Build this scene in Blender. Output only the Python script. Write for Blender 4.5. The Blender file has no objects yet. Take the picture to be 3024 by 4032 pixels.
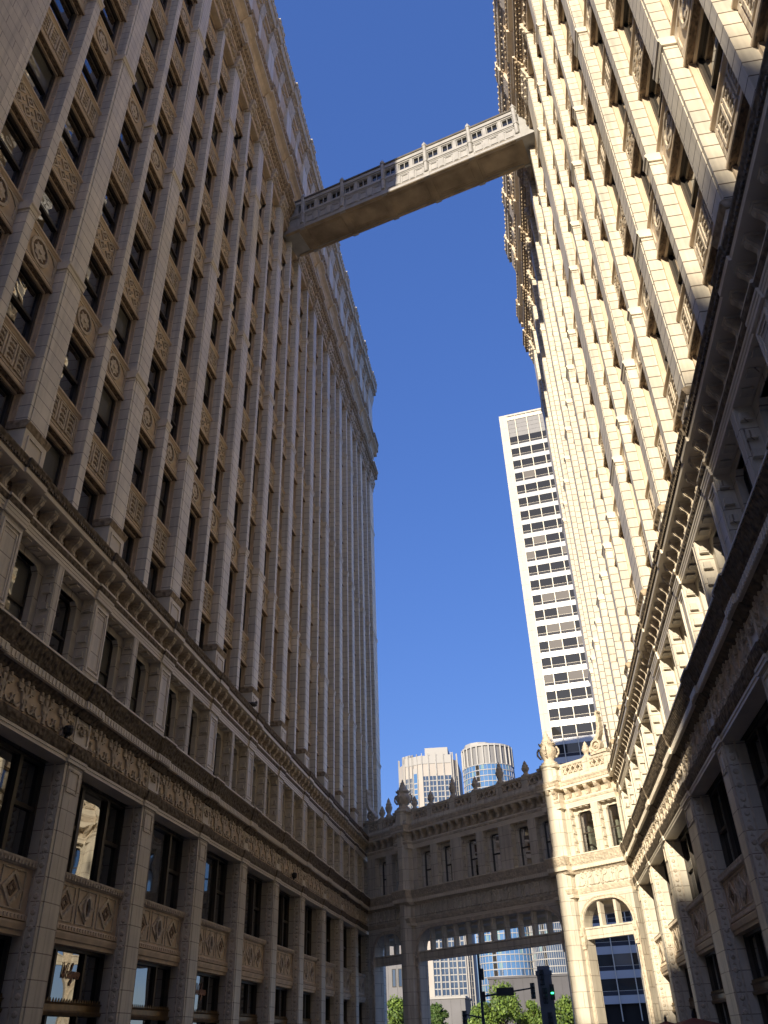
import bpy, bmesh, math, random
from mathutils import Vector, Matrix
random.seed(7)
R = math.radians
S = bpy.context.scene
col = S.collection
H = 2.0                       # eye height of the photographer above the plaza

# ------------------------------------------------------------------ camera
yaw, pitch, roll = -0.1482, 0.5752, -0.0360
fw = Vector((math.sin(yaw) * math.cos(pitch), math.cos(yaw) * math.cos(pitch), math.sin(pitch)))
rt = Vector((math.cos(yaw), -math.sin(yaw), 0)); up = rt.cross(fw)
rt, up = math.cos(roll) * rt + math.sin(roll) * up, -math.sin(roll) * rt + math.cos(roll) * up
cd = bpy.data.cameras.new("camera"); cam = bpy.data.objects.new("camera", cd); col.objects.link(cam)
cd.sensor_fit = 'VERTICAL'; cd.sensor_height = 36.0; cd.lens = 36.0 * 3231.5 / 4032.0
cd.clip_start = 0.1; cd.clip_end = 8000
cam.matrix_world = Matrix(((rt.x, up.x, -fw.x, 0), (rt.y, up.y, -fw.y, 0), (rt.z, up.z, -fw.z, H), (0, 0, 0, 1)))
S.camera = cam

# ------------------------------------------------------------------ light
SUN = Vector((1.0, 3.3, -1.25)).normalized()          # the way the light travels
el = math.asin(-SUN.z); az = math.atan2(-SUN.x, -SUN.y)
w = bpy.data.worlds.new("World"); S.world = w; w.use_nodes = True
nt = w.node_tree; bg = nt.nodes["Background"]
sky = nt.nodes.new("ShaderNodeTexSky"); sky.sky_type = 'NISHITA'; sky.sun_disc = False
sky.sun_elevation = el; sky.sun_rotation = az % (2 * math.pi)
sky.altitude = 0; sky.air_density = 1.0; sky.dust_density = 0.6; sky.ozone_density = 8.0
hs = nt.nodes.new("ShaderNodeHueSaturation"); hs.inputs["Saturation"].default_value = 1.46; hs.inputs["Hue"].default_value = 0.530; hs.inputs["Value"].default_value = 1.36
gm = nt.nodes.new("ShaderNodeGamma"); gm.inputs[1].default_value = 0.45
nt.links.new(sky.outputs[0], gm.inputs[0]); nt.links.new(gm.outputs[0], hs.inputs["Color"]); nt.links.new(hs.outputs[0], bg.inputs[0]); bg.inputs[1].default_value = 0.10
ld = bpy.data.lights.new("sun", 'SUN'); ld.energy = 2.55; ld.angle = R(0.53); ld.color = (1.0, 0.87, 0.665)
lo = bpy.data.objects.new("sun", ld); col.objects.link(lo)
lo.rotation_euler = SUN.to_track_quat('-Z', 'Y').to_euler(); lo.location = (-30, -100, 90)
S.view_settings.view_transform = 'Standard'; S.view_settings.look = 'None'
S.view_settings.exposure = 1.5; S.view_settings.gamma = 1.0
S.cycles.max_bounces = 10; S.cycles.diffuse_bounces = 8; S.cycles.glossy_bounces = 3

# ------------------------------------------------------------------ materials
def new_mat(name):
    m = bpy.data.materials.new(name); m.use_nodes = True
    return m, m.node_tree.nodes, m.node_tree.links, m.node_tree.nodes["Principled BSDF"]

def plain(name, c, rough=0.5, metal=0.0, ior=1.45, noise=0.0, nscale=2.0, bump=0.0, bscale=20.0):
    m, N, L, b = new_mat(name)
    b.inputs["Base Color"].default_value = (*c, 1); b.inputs["Roughness"].default_value = rough
    b.inputs["Metallic"].default_value = metal; b.inputs["IOR"].default_value = ior
    if noise or bump:
        tc = N.new("ShaderNodeTexCoord")
    if noise:
        n = N.new("ShaderNodeTexNoise"); n.inputs["Scale"].default_value = nscale; n.inputs["Detail"].default_value = 5
        r = N.new("ShaderNodeValToRGB")
        r.color_ramp.elements[0].color = (*[x * (1 - noise) for x in c], 1); r.color_ramp.elements[0].position = .3
        r.color_ramp.elements[1].color = (*[min(1, x * (1 + noise)) for x in c], 1); r.color_ramp.elements[1].position = .7
        L.new(tc.outputs["Object"], n.inputs["Vector"]); L.new(n.outputs[0], r.inputs[0]); L.new(r.outputs[0], b.inputs["Base Color"])
    if bump:
        v = N.new("ShaderNodeTexVoronoi"); v.inputs["Scale"].default_value = bscale; v.feature = 'SMOOTH_F1'
        bp = N.new("ShaderNodeBump"); bp.inputs["Strength"].default_value = bump; bp.inputs["Distance"].default_value = 0.05
        L.new(tc.outputs["Object"], v.inputs["Vector"]); L.new(v.outputs["Distance"], bp.inputs["Height"]); L.new(bp.outputs[0], b.inputs["Normal"])
    return m

def blocks(name, c1, c2, joint, bw, rh, rough=0.42, mortar=0.011):
    """glazed terra cotta laid in blocks, read in the building's own length and height"""
    m, N, L, b = new_mat(name)
    tc = N.new("ShaderNodeTexCoord"); sp = N.new("ShaderNodeSeparateXYZ"); cb = N.new("ShaderNodeCombineXYZ")
    ma = N.new("ShaderNodeMath"); ma.operation = 'MULTIPLY_ADD'; ma.inputs[1].default_value = 0.61
    oi = N.new("ShaderNodeObjectInfo"); md = N.new("ShaderNodeMath"); md.operation = 'MULTIPLY_ADD'; md.inputs[1].default_value = 37.0
    br = N.new("ShaderNodeTexBrick"); br.offset = 0.5
    br.inputs["Scale"].default_value = 1; br.inputs["Mortar Size"].default_value = mortar
    br.inputs["Brick Width"].default_value = bw; br.inputs["Row Height"].default_value = rh
    br.inputs["Mortar Smooth"].default_value = 0.2; br.inputs["Bias"].default_value = -0.25
    br.inputs["Color1"].default_value = (*c1, 1); br.inputs["Color2"].default_value = (*c2, 1); br.inputs["Mortar"].default_value = (*joint, 1)
    L.new(tc.outputs["Object"], sp.inputs[0]); L.new(sp.outputs[1], ma.inputs[0])
    L.new(oi.outputs["Random"], md.inputs[0]); L.new(sp.outputs[0], md.inputs[2]); L.new(md.outputs[0], ma.inputs[2])
    L.new(ma.outputs[0], cb.inputs[0]); L.new(sp.outputs[2], cb.inputs[1]); L.new(cb.outputs[0], br.inputs["Vector"])
    n = N.new("ShaderNodeTexNoise"); n.inputs["Scale"].default_value = 0.9; n.inputs["Detail"].default_value = 6; n.inputs["Roughness"].default_value = .65
    L.new(tc.outputs["Object"], n.inputs["Vector"])
    rp = N.new("ShaderNodeMapRange"); rp.inputs["From Min"].default_value = .3; rp.inputs["From Max"].default_value = .72
    rp.inputs["To Min"].default_value = 1.07; rp.inputs["To Max"].default_value = 0.82
    mx = N.new("ShaderNodeMix"); mx.data_type = 'RGBA'; mx.blend_type = 'MULTIPLY'; mx.inputs["Factor"].default_value = 1
    mp = N.new("ShaderNodeMapping"); mp.inputs["Scale"].default_value = (5.0, 5.0, 0.22)
    ns = N.new("ShaderNodeTexNoise"); ns.inputs["Scale"].default_value = 1.0; ns.inputs["Detail"].default_value = 4
    L.new(tc.outputs["Object"], mp.inputs[0]); L.new(mp.outputs[0], ns.inputs["Vector"])
    r2 = N.new("ShaderNodeMapRange"); r2.inputs["From Min"].default_value = .42; r2.inputs["From Max"].default_value = .75
    r2.inputs["To Min"].default_value = 1.0; r2.inputs["To Max"].default_value = 0.74
    mm = N.new("ShaderNodeMath"); mm.operation = 'MULTIPLY'; L.new(ns.outputs[0], r2.inputs["Value"])
    L.new(n.outputs[0], rp.inputs["Value"]); L.new(br.outputs["Color"], mx.inputs["A"]); L.new(rp.outputs[0], mm.inputs[0]); L.new(r2.outputs[0], mm.inputs[1]); L.new(mm.outputs[0], mx.inputs["B"])
    L.new(mx.outputs["Result"], b.inputs["Base Color"]); b.inputs["Roughness"].default_value = rough
    bp = N.new("ShaderNodeBump"); bp.inputs["Strength"].default_value = 0.5; bp.inputs["Distance"].default_value = 0.01; bp.invert = True
    L.new(br.outputs["Fac"], bp.inputs["Height"]); L.new(bp.outputs[0], b.inputs["Normal"])
    return m

def glass(name, c, wav=0.012, ior=2.2, scale=1.3, rough=0.02):
    m, N, L, b = new_mat(name)
    b.inputs["Base Color"].default_value = (*c, 1); b.inputs["Roughness"].default_value = rough; b.inputs["IOR"].default_value = ior
    if wav:
        tc = N.new("ShaderNodeTexCoord"); oi = N.new("ShaderNodeObjectInfo"); ad = N.new("ShaderNodeVectorMath"); ad.operation = 'ADD'
        sc = N.new("ShaderNodeVectorMath"); sc.operation = 'SCALE'; sc.inputs["Scale"].default_value = 5.0
        L.new(oi.outputs["Location"], sc.inputs[0]); L.new(sc.outputs[0], ad.inputs[1]); L.new(tc.outputs["Object"], ad.inputs[0])
        n = N.new("ShaderNodeTexNoise"); n.inputs["Scale"].default_value = scale; n.inputs["Detail"].default_value = 1
        bp = N.new("ShaderNodeBump"); bp.inputs["Strength"].default_value = 1.0; bp.inputs["Distance"].default_value = wav
        L.new(ad.outputs[0], n.inputs["Vector"]); L.new(n.outputs[0], bp.inputs["Height"]); L.new(bp.outputs[0], b.inputs["Normal"])
    return m

CREAM, CREAM2 = (0.80, 0.73, 0.595), (0.60, 0.565, 0.495)
M = {}
M['terra'] = blocks('glazed_terra_cotta', CREAM, CREAM2, (0.17, 0.125, 0.085), 40.0, 0.373, mortar=0.016)
M['course'] = blocks('terra_cotta_course', (0.74, 0.68, 0.565), (0.67, 0.62, 0.53), (0.30, 0.24, 0.18), 40.0, 0.47)
M['terra_lifted'] = blocks('glazed_terra_cotta_lifted', (0.90, 0.835, 0.70), (0.78, 0.735, 0.645), (0.30, 0.235, 0.175), 40.0, 0.373)  # paler copy: base colour raised to brighten the block standing in shade
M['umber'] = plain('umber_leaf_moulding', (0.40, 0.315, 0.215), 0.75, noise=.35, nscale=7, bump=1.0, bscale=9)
M['wallblk'] = blocks('terra_cotta_bond', (0.75, 0.69, 0.575), (0.66, 0.61, 0.52), (0.34, 0.28, 0.22), 0.85, 0.373)
M['small'] = blocks('terra_cotta_small_block', (0.74, 0.68, 0.565), (0.67, 0.62, 0.53), (0.32, 0.26, 0.20), 1.1, 0.62)
M['cream'] = plain('cream_glaze', (0.76, 0.69, 0.57), 0.4, noise=.10, nscale=1.4)
M['relief'] = plain('modelled_terra_cotta', (0.60, 0.52, 0.41), 0.6, noise=.22, nscale=5, bump=.7, bscale=11)
M['tan'] = plain('tan_panel', (0.68, 0.55, 0.40), 0.55, noise=.14, nscale=3)
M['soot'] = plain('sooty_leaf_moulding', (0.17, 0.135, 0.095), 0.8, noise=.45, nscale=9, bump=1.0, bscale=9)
M['dirt_shade'] = plain('dark_relief_ground', (0.24, 0.175, 0.12), 0.8, noise=.5, nscale=14, bump=1.0, bscale=24)  # grime in the relief; unlit window soffits are painted with it too
M['bronze'] = plain('bronze_sash', (0.055, 0.045, 0.036), 0.45, noise=.2, nscale=3)
M['gold'] = plain('gilt_bronze_transom', (0.20, 0.125, 0.045), 0.4, metal=.5, noise=.3, nscale=6)
M['pane'] = glass('window_glass', (0.010, 0.011, 0.012), .020, 2.9, 1.5)
M['blindpane'] = glass('glass_over_blind', (0.15, 0.15, 0.13), .018, 1.9, 1.5)
M['shopglass'] = glass('shop_glass', (0.012, 0.013, 0.014), .014, 3.0, .8)
M['white'] = plain('white_lettering', (0.75, 0.72, 0.68), .5)
M['redletter'] = plain('red_brown_lettering', (0.48, 0.27, 0.19), .5)
M['roof'] = plain('roof_felt', (0.12, 0.11, 0.10), .9, noise=.2)
M['dark'] = plain('dark_room', (0.02, 0.018, 0.016), .9)
M['iron'] = plain('black_iron', (0.02, 0.02, 0.022), .5)

# ------------------------------------------------------------------ mesh builder
class MB:
    def __init__(s): s.v, s.f, s.mi, s.k = [], [], [], 0
    def mat(s, k): s.k = k; return s
    def add(s, vs, fs):
        o = len(s.v); s.v += [tuple(q) for q in vs]
        for f in fs: s.f.append(tuple(i + o for i in f)); s.mi.append(s.k)
    def box(s, x0, x1, p0, p1, z0, z1):
        s.add([(x0, p0, z0), (x1, p0, z0), (x1, p1, z0), (x0, p1, z0), (x0, p0, z1), (x1, p0, z1), (x1, p1, z1), (x0, p1, z1)],
              [(0, 3, 2, 1), (4, 5, 6, 7), (0, 1, 5, 4), (1, 2, 6, 5), (2, 3, 7, 6), (3, 0, 4, 7)])
    def prism(s, a, b):
        n = len(a)
        s.add(list(a) + list(b), [tuple(range(n))[::-1], tuple(range(n, 2 * n))] + [(i, (i + 1) % n, n + (i + 1) % n, n + i) for i in range(n)])
    def ext(s, prof, x0, x1): s.prism([(x0, p, z) for p, z in prof], [(x1, p, z) for p, z in prof])
    def extp(s, poly, p0, p1): s.prism([(x, p0, z) for x, z in poly], [(x, p1, z) for x, z in poly])
    def extz(s, poly, z0, z1): s.prism([(x, p, z0) for x, p in poly], [(x, p, z1) for x, p in poly])
    def ring(s, outer, inner, p0, p1):
        n = len(outer); V = [(x, p0, z) for x, z in outer] + [(x, p0, z) for x, z in inner] + [(x, p1, z) for x, z in outer] + [(x, p1, z) for x, z in inner]
        F = []
        for i in range(n):
            j = (i + 1) % n
            F += [(i, j, n + j, n + i), (2 * n + i, 3 * n + i, 3 * n + j, 2 * n + j), (i, 2 * n + i, 2 * n + j, j), (n + i, n + j, 3 * n + j, 3 * n + i)]
        s.add(V, F)
    def frame(s, x0, x1, z0, z1, t, p0, p1):
        s.ring([(x0, z0), (x1, z0), (x1, z1), (x0, z1)], [(x0 + t, z0 + t), (x1 - t, z0 + t), (x1 - t, z1 - t), (x0 + t, z1 - t)], p0, p1)
    def ribbon(s, pts, wd, p0, p1):
        for i in range(len(pts) - 1):
            (x0, z0), (x1, z1) = pts[i], pts[i + 1]; dx, dz = x1 - x0, z1 - z0; l = math.hypot(dx, dz) or 1
            w0 = wd if not isinstance(wd, (list, tuple)) else wd[i]; w1 = wd if not isinstance(wd, (list, tuple)) else wd[i + 1]
            nx, nz = -dz / l / 2, dx / l / 2; e = .08 * min(w0, w1) / l
            s.extp([(x0 - dx * e + nx * w0, z0 - dz * e + nz * w0), (x0 - dx * e - nx * w0, z0 - dz * e - nz * w0), (x1 + dx * e - nx * w1, z1 + dz * e - nz * w1), (x1 + dx * e + nx * w1, z1 + dz * e + nz * w1)], p0, p1 - .0015 * (i % 2))
    def lathe(s, prof, cx, cp, n=12, ph=0.0):
        k = len(prof); V = []
        for r, z in prof:
            for i in range(n):
                a = 2 * math.pi * i / n + ph; V.append((cx + r * math.cos(a), cp + r * math.sin(a), z))
        F = [(i * n + j, i * n + (j + 1) % n, (i + 1) * n + (j + 1) % n, (i + 1) * n + j) for i in range(k - 1) for j in range(n)]
        F += [tuple(range(n))[::-1], tuple(range((k - 1) * n, k * n))]
        s.add(V, F)
    def tube(s, a, b, r0, r1=None, n=8):
        a, b = Vector(a), Vector(b); r1 = r0 if r1 is None else r1; d = (b - a).normalized()
        u = d.orthogonal().normalized(); v = d.cross(u)
        A = [a + (u * math.cos(t) + v * math.sin(t)) * r0 for t in [2 * math.pi * i / n for i in range(n)]]
        B = [b + (u * math.cos(t) + v * math.sin(t)) * r1 for t in [2 * math.pi * i / n for i in range(n)]]
        s.prism([tuple(q) for q in A], [tuple(q) for q in B])
    def boss(s, cx, cz, r, p0, p1, n=8):
        V = [(cx + r * math.cos(2 * math.pi * i / n), p0, cz + r * math.sin(2 * math.pi * i / n)) for i in range(n)]
        V += [(cx + .6 * r * math.cos(2 * math.pi * i / n), p1, cz + .6 * r * math.sin(2 * math.pi * i / n)) for i in range(n)]
        s.add(V, [tuple(range(n)), tuple(range(n, 2 * n))[::-1]] + [(i, n + i, n + (i + 1) % n, (i + 1) % n) for i in range(n)])
    def put(s, o, dx=0, dp=0, dz=0, sx=1, mats=None):
        base = len(s.v); s.v += [(x * sx + dx, p + dp, z + dz) for x, p, z in o.v]
        s.f += [tuple(i + base for i in f) for f in o.f]; s.mi += [(mats[k] if mats else k) for k in o.mi]
    def mesh(s, name, mats, mirror=False, smooth=False):
        me = bpy.data.meshes.new(name)
        v = [(-x, p, z) for x, p, z in s.v] if mirror else s.v
        me.from_pydata(v, [], s.f)
        for m in mats: me.materials.append(m)
        me.polygons.foreach_set("material_index", s.mi)
        bm = bmesh.new(); bm.from_mesh(me); bmesh.ops.recalc_face_normals(bm, faces=bm.faces); bm.to_mesh(me); bm.free()
        if smooth: me.polygons.foreach_set("use_smooth", [True] * len(me.polygons))
        me.update(); return me
    def build(s, name, mats, parent=None, mirror=False, smooth=False, loc=None):
        return link(name, s.mesh(name, mats, mirror, smooth), parent, loc)

def link(name, me, parent=None, loc=None):
    o = bpy.data.objects.new(name, me); col.objects.link(o)
    if parent: o.parent = parent
    if loc: o.location = loc
    return o

def tag(o, label=None, cat=None, group=None, kind=None):
    if label: o['label'] = label
    if cat: o['category'] = cat
    if group: o['group'] = group
    if kind: o['kind'] = kind
    return o

def empty(name, loc, rz, label, cat, group=None):
    o = bpy.data.objects.new(name, None); col.objects.link(o); o.location = loc; o.rotation_euler = (0, 0, rz)
    o.empty_display_size = .5
    return tag(o, label, cat, group)

def arc(cx, cz, r, a0, a1, n=8): return [(cx + r * math.cos(R(a0 + (a1 - a0) * i / n)), cz + r * math.sin(R(a0 + (a1 - a0) * i / n))) for i in range(n + 1)]

# ------------------------------------------------------------------ shared levels (height above the plaza)
def Z(x): return x + H
EL, LIPD, FR0, FR1 = Z(5.57), Z(5.95), Z(6.0), Z(6.72)
ST0, ST1 = Z(7.48), Z(9.64)
FLOOR, HEAD0 = 3.36, Z(12.90)

# ornament modules (x centred, z from 0, relief out of p=0)
def candelabra():
    b = MB(); t = .05
    b.extp([(-.05, 0), (.05, 0), (.035, .10), (.075, .2), (.08, .3), (.03, .4), (.065, .47), (.065, .52), (-.065, .52), (-.065, .47), (-.03, .4), (-.08, .3), (-.075, .2), (-.035, .10)], 0, t)
    b.boss(0, .6, .09, 0, t * 1.3)
    for sg in (-1, 1):
        b.ribbon([(sg * (.06 + .16 * (1 - math.cos(a))), .14 + .12 * math.sin(2 * a) + .24 * a / 1.57) for a in [i * .262 for i in range(7)]], [.05, .055, .05, .045, .04, .035, .03], 0, t)
        b.extp([(sg * .22 - .075, .42), (sg * .22 + .075, .42), (sg * .22 + .10, .53), (sg * .22 - .10, .53)], 0, t)
        b.boss(sg * .22, .59, .075, 0, t)
        b.ribbon([(sg * x, z) for x, z in arc(.26, .16, .12, 200, 400, 7)], [.05, .05, .045, .04, .035, .03, .025, .02], 0, t * .9)
        for q in range(3):
            b.extp([(sg * (.34 + .05 * q), .03), (sg * (.38 + .05 * q), .03), (sg * (.37 + .07 * q), .17 - .02 * q), (sg * (.345 + .06 * q), .15 - .02 * q)], 0, t * .8)
    return b
CAND = candelabra()

def leafscroll(w, h, t=.06):
    b = MB(); n = max(1, round(w / h / .9))
    for i in range(n):
        cx = -w / 2 + w * (i + .5) / n; r = h * .34
        for sg in (-1, 1):
            pts = [(cx + sg * (r * .55 + r * (1 - q / 12) * math.cos(q * .6)), h / 2 + r * (1 - q / 12) * math.sin(q * .6)) for q in range(11)]
            b.ribbon(pts, [.11 * h * (1.3 - q / 14) for q in range(11)], 0, t)
        b.boss(cx, h / 2, r * .45, 0, t * 1.5)
    return b

# ------------------------------------------------------------------ horizontal members, run along u with a break over each pier
def run(b, segs, prof, dp=0.0, brk=()):
    """prof is a closed (p,z) outline; brk = [(u0,u1,extra)] where the member steps forward"""
    a, z = segs; cuts = sorted(brk); x = a
    for u0, u1, e in cuts:
        if u1 <= a or u0 >= z: continue
        u0, u1 = max(u0, a), min(u1, z)
        if u0 > x + 1e-4: b.ext([(p + dp, q) for p, q in prof], x, u0)
        b.ext([(p + dp + (e if p > -.05 else 0), q) for p, q in prof], u0, u1); x = u1
    if x < z - 1e-4: b.ext([(p + dp, q) for p, q in prof], x, z)

def lower_stage_cornice(a, z, brk, parent, mirror, soot='soot', leaf='soot'):
    """string course, frieze, bracketed cornice shared by the two buildings and the gateway"""
    b = MB()      # architrave under the frieze: fillets then a sooty leaf moulding
    b.mat(0); run(b, (a, z), [(-.4, EL), (.0, EL), (.0, EL + .07), (.018, EL + .075), (.018, EL + .14), (-.4, EL + .14)], 0, brk)
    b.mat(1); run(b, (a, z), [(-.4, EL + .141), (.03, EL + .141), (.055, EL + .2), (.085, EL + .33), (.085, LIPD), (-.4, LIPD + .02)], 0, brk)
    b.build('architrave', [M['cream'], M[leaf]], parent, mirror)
    b = MB()
    zt = Z(6.62)
    b.mat(2); run(b, (a, z), [(-.4, zt), (.03, zt), (.08, zt + .06), (.17, zt + .14), (-.4, zt + .14)], 0, brk)
    f0, f1 = zt + .145, zt + .33
    b.mat(0); run(b, (a, z), [(-.4, f0), (.245, f0), (.245, f1), (-.4, f1)], 0, brk)
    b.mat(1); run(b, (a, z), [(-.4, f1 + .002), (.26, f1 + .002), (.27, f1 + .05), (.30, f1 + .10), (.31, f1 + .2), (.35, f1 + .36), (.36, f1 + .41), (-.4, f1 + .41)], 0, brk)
    b.mat(0); run(b, (a, z), [(-.4, f1 + .412), (.385, f1 + .412), (.385, f1 + .455), (-.1, f1 + .50), (-.4, f1 + .50)], 0, brk)
    # flutes: shallow slots shown as raised staves
    b.mat(0); n = int((z - a) / .15)
    for i in range(n):
        u = a + (i + .5) * (z - a) / n; e = max([q for u0, u1, q in brk if u0 <= u <= u1] or [0])
        b.box(u - .045, u + .045, .24 + e, .262 + e, f0 + .02, f1 - .02)
    # leaf tongues on the cyma
    b.mat(1); n = int((z - a) / .17)
    for i in range(n):
        u = a + (i + .5) * (z - a) / n; e = max([q for u0, u1, q in brk if u0 <= u <= u1] or [0])
        b.prism([(u - .06, .285 + e, f1 + .06), (u + .06, .285 + e, f1 + .06), (u + .04, .33 + e, f1 + .2), (u - .04, .33 + e, f1 + .2)],
                [(u - .05, .30 + e, f1 + .1), (u + .05, .30 + e, f1 + .1), (u + .03, .40 + e, f1 + .36), (u - .03, .40 + e, f1 + .36)])
    b.build('string_course', [M['cream'], M[leaf], M[leaf]], parent, mirror)
    b = MB()
    z0 = Z(9.66)
    b.mat(0); run(b, (a, z), [(-.45, z0), (.0, z0), (.0, z0 + .08), (.012, z0 + .085), (.012, z0 + .16), (.028, z0 + .165), (.028, z0 + .235), (-.45, z0 + .235)], 0, brk)
    b.mat(1); run(b, (a, z), [(-.45, z0 + .236), (.035, z0 + .236), (.06, z0 + .28), (.075, z0 + .355), (-.45, z0 + .355)], 0, brk)
    b.mat(0); run(b, (a, z), [(-.45, z0 + .356), (.06, z0 + .356), (.06, z0 + .42), (.02, z0 + .44), (-.45, z0 + .44)], 0, brk)
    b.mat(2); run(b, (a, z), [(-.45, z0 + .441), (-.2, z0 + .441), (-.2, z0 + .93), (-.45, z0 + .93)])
    b.mat(0); run(b, (a, z), [(-.45, z0 + .931), (.262, z0 + .931), (.268, z0 + 1.045), (-.45, z0 + 1.045)], 0, brk)
    b.mat(1); run(b, (a, z), [(-.45, z0 + 1.046), (.272, z0 + 1.046), (.28, z0 + 1.10), (.30, z0 + 1.18), (.33, z0 + 1.25), (.33, z0 + 1.29), (-.3, z0 + 1.38), (-.45, z0 + 1.38)], 0, brk)
    n = int((z - a) / .105); b.mat(1)
    for i in range(n):
        u = a + (i + .5) * (z - a) / n; e = max([q for u0, u1, q in brk if u0 <= u <= u1] or [0])
        b.box(u - .03, u + .03, .26 + e, .31 + e, z0 + 1.07, z0 + 1.15)
    b.build('bracket_cornice', [M['cream'], M[soot], M['dirt_shade' if soot == 'soot' else 'relief']], parent, mirror)

def bracket_mesh():
    b = MB(); w = .085
    prof = [(0, 0.0), (.045, -.005), (.075, .03), (.075, .085), (.055, .14), (.075, .20), (.12, .26), (.175, .31), (.205, .36), (.205, .43), (0, .43)]
    b.mat(0); b.ext([(-.19 if p == 0 else p, z) for p, z in prof], -w, w)
    b.mat(1); b.box(-w - .018, w + .018, -.19, .222, .43, .488)
    b.mat(0); b.ext([(.05, -.0), (.094, .03), (.094, .085), (.074, .14), (.094, .2), (.14, .255), (.19, .30), (.222, .36), (.222, .41), (.19, .41), (.10, .27), (.045, .15), (.05, .03)], -.035, .035)
    for sg in (-1, 1):
        b.lathe([(.06, 0), (.06, .02)], 0, 0)if False else None
        V = [(sg * (w + .012), .05 + .05 * math.cos(2 * math.pi * i / 8), .06 + .05 * math.sin(2 * math.pi * i / 8)) for i in range(8)]
        V2 = [(sg * w, q[1], q[2]) for q in V]; b.prism(V, V2)
    return b.mesh('scroll_bracket', [M['relief'], M['cream']])
BRACKET = bracket_mesh()

# ------------------------------------------------------------------ shaft: spandrels and windows (x centred on the opening, width 1.0 scaled; z=0 at the soffit)
def spandrel(kind):
    b = MB(); h0, h1 = .14, 1.12
    b.mat(0)
    b.ext([(-.56, 0), (-.27, 0), (-.24, .02), (-.24, .085), (-.265, .10), (-.265, .14), (-.56, .14)], -.5, .5)
    b.ext([(-.56, .14), (-.315, .14), (-.315, 1.13), (-.56, 1.13)], -.5, .5)
    b.ext([(-.56, 1.13), (-.30, 1.13), (-.27, 1.17), (-.235, 1.19), (-.235, 1.245), (-.56, 1.27)], -.5, .5)
    b.mat(2); b.box(-.5, .5, -.55, -.262, -.006, .004); b.ext([(-.5, 1.245), (-.237, 1.245), (-.237, 1.25), (-.5, 1.272)], -.5, .5)  # soffit plate: staining and the unlit underside put into one dark colour
    b.mat(1); b.frame(-.47, .47, .2, 1.09, .05, -.315, -.285)
    if kind == 0:
        for cx in (-.265, 0, .265):
            b.mat(1); b.frame(cx - .115, cx + .115, .3, .99, .035, -.315, -.265)
            b.mat(2); b.box(cx - .085, cx + .085, -.32, -.303, .33, .96)
            for q in range(4):
                zz = .41 + .155 * q; b.mat(1); b.boss(cx, zz, .05, -.304, -.27, 6)
                b.extp([(cx - .075, zz - .07), (cx - .02, zz - .02), (cx - .07, zz + .05)], -.304, -.28); b.extp([(cx + .075, zz - .07), (cx + .02, zz - .02), (cx + .07, zz + .05)], -.304, -.28)
    elif kind == 1:
        n = 20; c = (0, .645)
        b.mat(1); k = 1 / 1.62
        b.ring([(c[0] + .40 * k * math.cos(2 * math.pi * i / n), c[1] + .40 * math.sin(2 * math.pi * i / n)) for i in range(n)],
               [(c[0] + .32 * k * math.cos(2 * math.pi * i / n), c[1] + .32 * math.sin(2 * math.pi * i / n)) for i in range(n)], -.315, -.262)
        b.mat(2); b.extp([(c[0] + .32 * k * math.cos(2 * math.pi * i / n), c[1] + .32 * math.sin(2 * math.pi * i / n)) for i in range(n)], -.32, -.304)
        b.mat(1)
        for i in range(8):
            a = 2 * math.pi * i / 8; ca, sa = math.cos(a), math.sin(a)
            q = [(.07, -.035), (.18, -.075), (.27, 0), (.18, .075), (.07, .035)]
            b.extp([((x * ca - y * sa) * k, c[1] + x * sa + y * ca) for x, y in q], -.305, -.275)
        b.boss(0, c[1], .07, -.305, -.25)
        for sx in (-1, 1):
            for sz in (-1, 1):
                b.extp([(sx * .42, c[1] + sz * .40), (sx * .42, c[1] + sz * .2), (sx * .34, c[1] + sz * .33), (sx * .24, c[1] + sz * .40)], -.315, -.285)
    else:
        for i in range(3):
            for j in range(2):
                cx, cz = -.27 + .27 * i, .44 + .41 * j
                b.mat(1); b.ring([(cx, cz - .19), (cx + .125, cz), (cx, cz + .19), (cx - .125, cz)], [(cx, cz - .12), (cx + .08, cz), (cx, cz + .12), (cx - .08, cz)], -.315, -.275)
                b.mat(2); b.extp([(cx, cz - .12), (cx + .08, cz), (cx, cz + .12), (cx - .08, cz)], -.32, -.306)
                b.mat(1); b.boss(cx, cz, .045, -.31, -.27, 6)
        for i in range(4):
            cx = -.405 + .27 * i; b.mat(1); b.extp([(cx, .59), (cx + .04, .645), (cx, .70), (cx - .04, .645)], -.315, -.285)
    return b
SPB = [spandrel(i) for i in range(3)]
SPM = [M['tan'], M['relief'], M['dirt_shade']]
SPMESH = [b.mesh('spandrel_panel', SPM) for b in SPB]

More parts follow.
